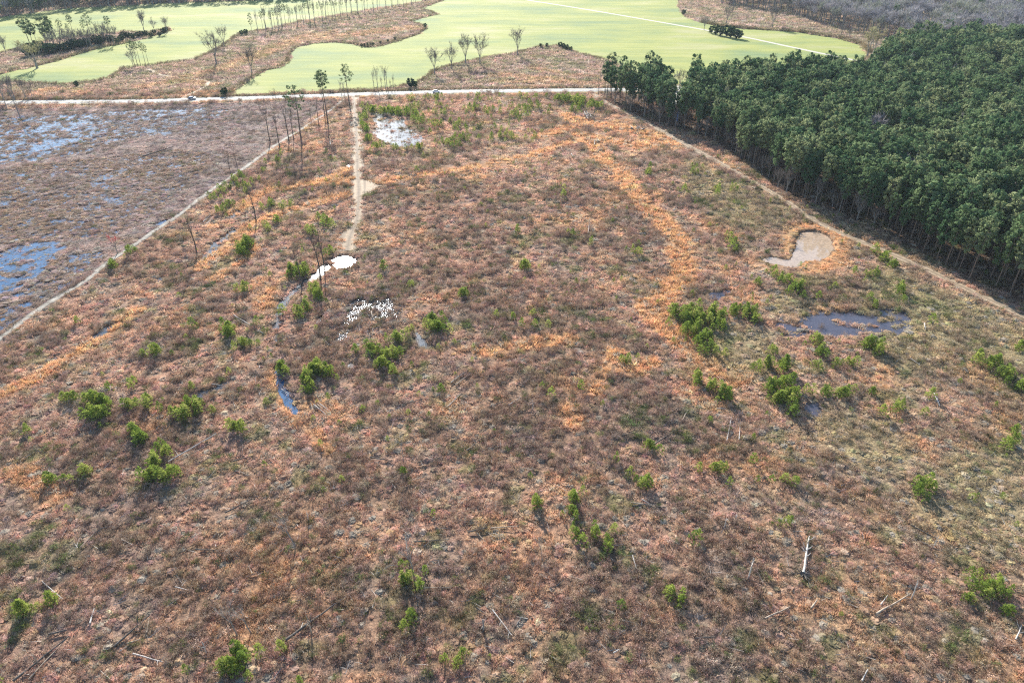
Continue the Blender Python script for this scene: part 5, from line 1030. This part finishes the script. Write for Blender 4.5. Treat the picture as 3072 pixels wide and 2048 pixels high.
# standing snags
def snag(bx, by, h, r, wood, label, lean=(0, 0)):
    x, y = G(bx, by); e = bpy.data.objects.new('snag', None); C.objects.link(e); e.location = (x, y, gz(x, y)); tag(e, label, 'snag', 'broken snags in the clearing')
    m = MB(); m.tube([(0, 0, -.3), (lean[0]*h*.5+.05, lean[1]*h*.5, h*.5), (lean[0]*h, lean[1]*h, h)], [r, r*.8, r*.45], 6); ob('trunk', m.me('trunk', M[wood]), e)
    rr = random.Random(bx)
    for k in range(4):
        t = rr.uniform(.4, .95); a = rr.uniform(0, 6.28); q = rr.uniform(.4, 1.2); p = (lean[0]*h*t, lean[1]*h*t, h*t)
        mb = MB(); mb.tube([p, (p[0]+math.cos(a)*q, p[1]+math.sin(a)*q, p[2]+.5*q)], [r*.4, r*.12], 4); ob('branch', mb.me('branch', M[wood]), e)
for a in [(2244, 1735, 5.5, .14, 'palewood', 'pale standing snag left of the big bleached log'), (2735, 1795, 4.5, .12, 'palewood', 'crooked pale snag at lower right', (-.05, .05)), (2173, 1580, 2.6, .1, 'palewood', 'short thin snag below the slash heap'), (2206, 1560, 1.8, .1, 'palewood', 'very short snag right of the thin one'), (2800, 1640, 3.2, .09, 'palewood', 'thin snag over the dark log at right'),
    (1222, 1660, 5.0, .1, 'palewood', 'thin pale snag beside the forked dead tree'), (925, 1560, 2.2, .1, 'palewood', 'short pale snag right of the bent dead tree'), (545, 1600, 3.4, .09, 'tanwood', 'thin snag in the lower left brush'), (620, 1960, 3.0, .1, 'palewood', 'thin pale snag near the bottom left'), (935, 1900, 3.5, .12, 'tanwood', 'tan snag over the thick dark trunk'), (925, 1870, 3.0, .1, 'tanwood', 'left tan snag over the thick dark trunk'),
    (1450, 1890, 3.0, .2, 'greybark', 'stout grey stump at bottom centre'), (1110, 1000, 2.4, .12, 'darkwood', 'left dark stub below the pale slash'), (1137, 998, 2.4, .12, 'darkwood', 'right dark stub below the pale slash'), (1598, 1230, 3.0, .1, 'palewood', 'thin pale snag at the picture centre'), (1518, 690, 2.0, .12, 'palewood', 'short white snag left of the white log'), (115, 1990, 2.6, .12, 'tanwood', 'tan snag above the corner trunks')]:
    snag(*a)

# ------------------------------------------------------------------ vehicles, mailbox, tarp
def car(px, py, mat, az, label, pickup=False, name='car'):
    x, y = G(px, py); e = bpy.data.objects.new(name, None); C.objects.link(e); e.location = (x, y, .16 if not pickup else .0); e.rotation_euler = (0, 0, az); tag(e, label, 'car' if not pickup else 'truck')
    L, W = (4.7, 1.85) if not pickup else (5.5, 1.95)
    prof = [(-L/2, .45), (-L/2, .95), (-L/2+.15, 1.02), (-L/4, 1.05), (L/5, 1.02), (L/2-.15, .85), (L/2, .65), (L/2, .4), (-L/2+.1, .3)]
    m = MB(); n = len(prof); V = [(a, -W/2, z) for a, z in prof]+[(a, W/2, z) for a, z in prof]
    for i in range(1, n-1): m.add([V[0], V[i], V[i+1]], [[0, 1, 2]]); m.add([V[n], V[n+i], V[n+i+1]], [[0, 2, 1]])
    for i in range(n): j = (i+1) % n; m.add([V[i], V[j], V[n+j], V[n+i]], [[0, 1, 2, 3]])
    ob('body', m.me('body', mat), e)
    m = MB(); a0, a1 = (-L*.36, L*.2) if not pickup else (-L*.12, L*.2)
    cab = [(a0-.25, 1.02), (a0+.2, 1.48), (a1-.45, 1.48), (a1+.2, 1.0)]
    V = [(a, -W/2*.9*(1 if z < 1.2 else .86), z) for a, z in cab]+[(a, W/2*.9*(1 if z < 1.2 else .86), z) for a, z in cab]
    m.add(V, [[0, 1, 2, 3], [7, 6, 5, 4], [0, 4, 5, 1], [2, 6, 7, 3]]); ob('window', m.me('window', M['glass']), e)
    m = MB(); m.box(((a0+a1)/2-.12, 0, 1.51), (a1-a0-.55, W*.78, .06), .95); ob('roof', m.me('roof', mat), e)
    for sx in (-1, 1):
        for sy in (-1, 1):
            m = MB(); m.tube([(sx*L*.31, sy*(W/2-.22), .33), (sx*L*.31, sy*(W/2+.02), .33)], [.34, .34], 10); ob('wheel', m.me('wheel', M['rubber']), e)
    return e
car(577, 298.5, M['car_blue'], .0, 'small blue grey car driving on the road near the left spur')
car(1309, 278.5, M['car_white'], .0, 'small pale car driving on the road right of the slender trees')
car(2023, 274, M['car_dark'], .25, 'dark car parked on the sandy yard in the forest gap', name='parked_car')
car(2010, 266, M['car_white'], .1, 'white pickup parked behind the dark car in the yard', True, 'parked_truck')
x, y = G(986, 288); e = bpy.data.objects.new('mailbox', None); C.objects.link(e); e.location = (x, y, 0); tag(e, 'small dark mailbox on a post at the road edge by the twin pines', 'mailbox')
m = MB(); m.box((0, 0, .55), (.12, .12, 1.3)); ob('post', m.me('post', M['darkwood']), e)
m = MB(); m.tube([(0, -.35, 1.35), (0, .35, 1.35)], [.22, .22], 8); ob('box', m.me('box', M['metal']), e)
x, y = G(2031, 362); m = MB(); pts = [(0, 0, -.1), (.2, .1, 1.8), (.1, .3, 3.6), (.35, .2, 5.2)]
m.tube(pts, [.35, .3, .25, .12], 6); tag(ob('blue_pole', m.me('blue_pole', M['blue']), None, (x, y, gz(x, y))), 'blue upright pole at the forest gap beside the track shade', 'pole')

# ------------------------------------------------------------------ haze
b = MB(); b.box((0, 900, 70), (9000, 9000, 146)); hz = ob('haze', b.me('haze', None)); hz['kind'] = 'stuff'
mh, nt, out = newmat('haze_air'); pv = N(nt, 'ShaderNodeVolumePrincipled'); pv.inputs['Color'].default_value = (.72, .86, 1, 1); pv.inputs['Density'].default_value = .00005; pv.inputs['Anisotropy'].default_value = 0
nt.links.new(pv.outputs[0], out.inputs['Volume']); hz.data.materials.append(mh)
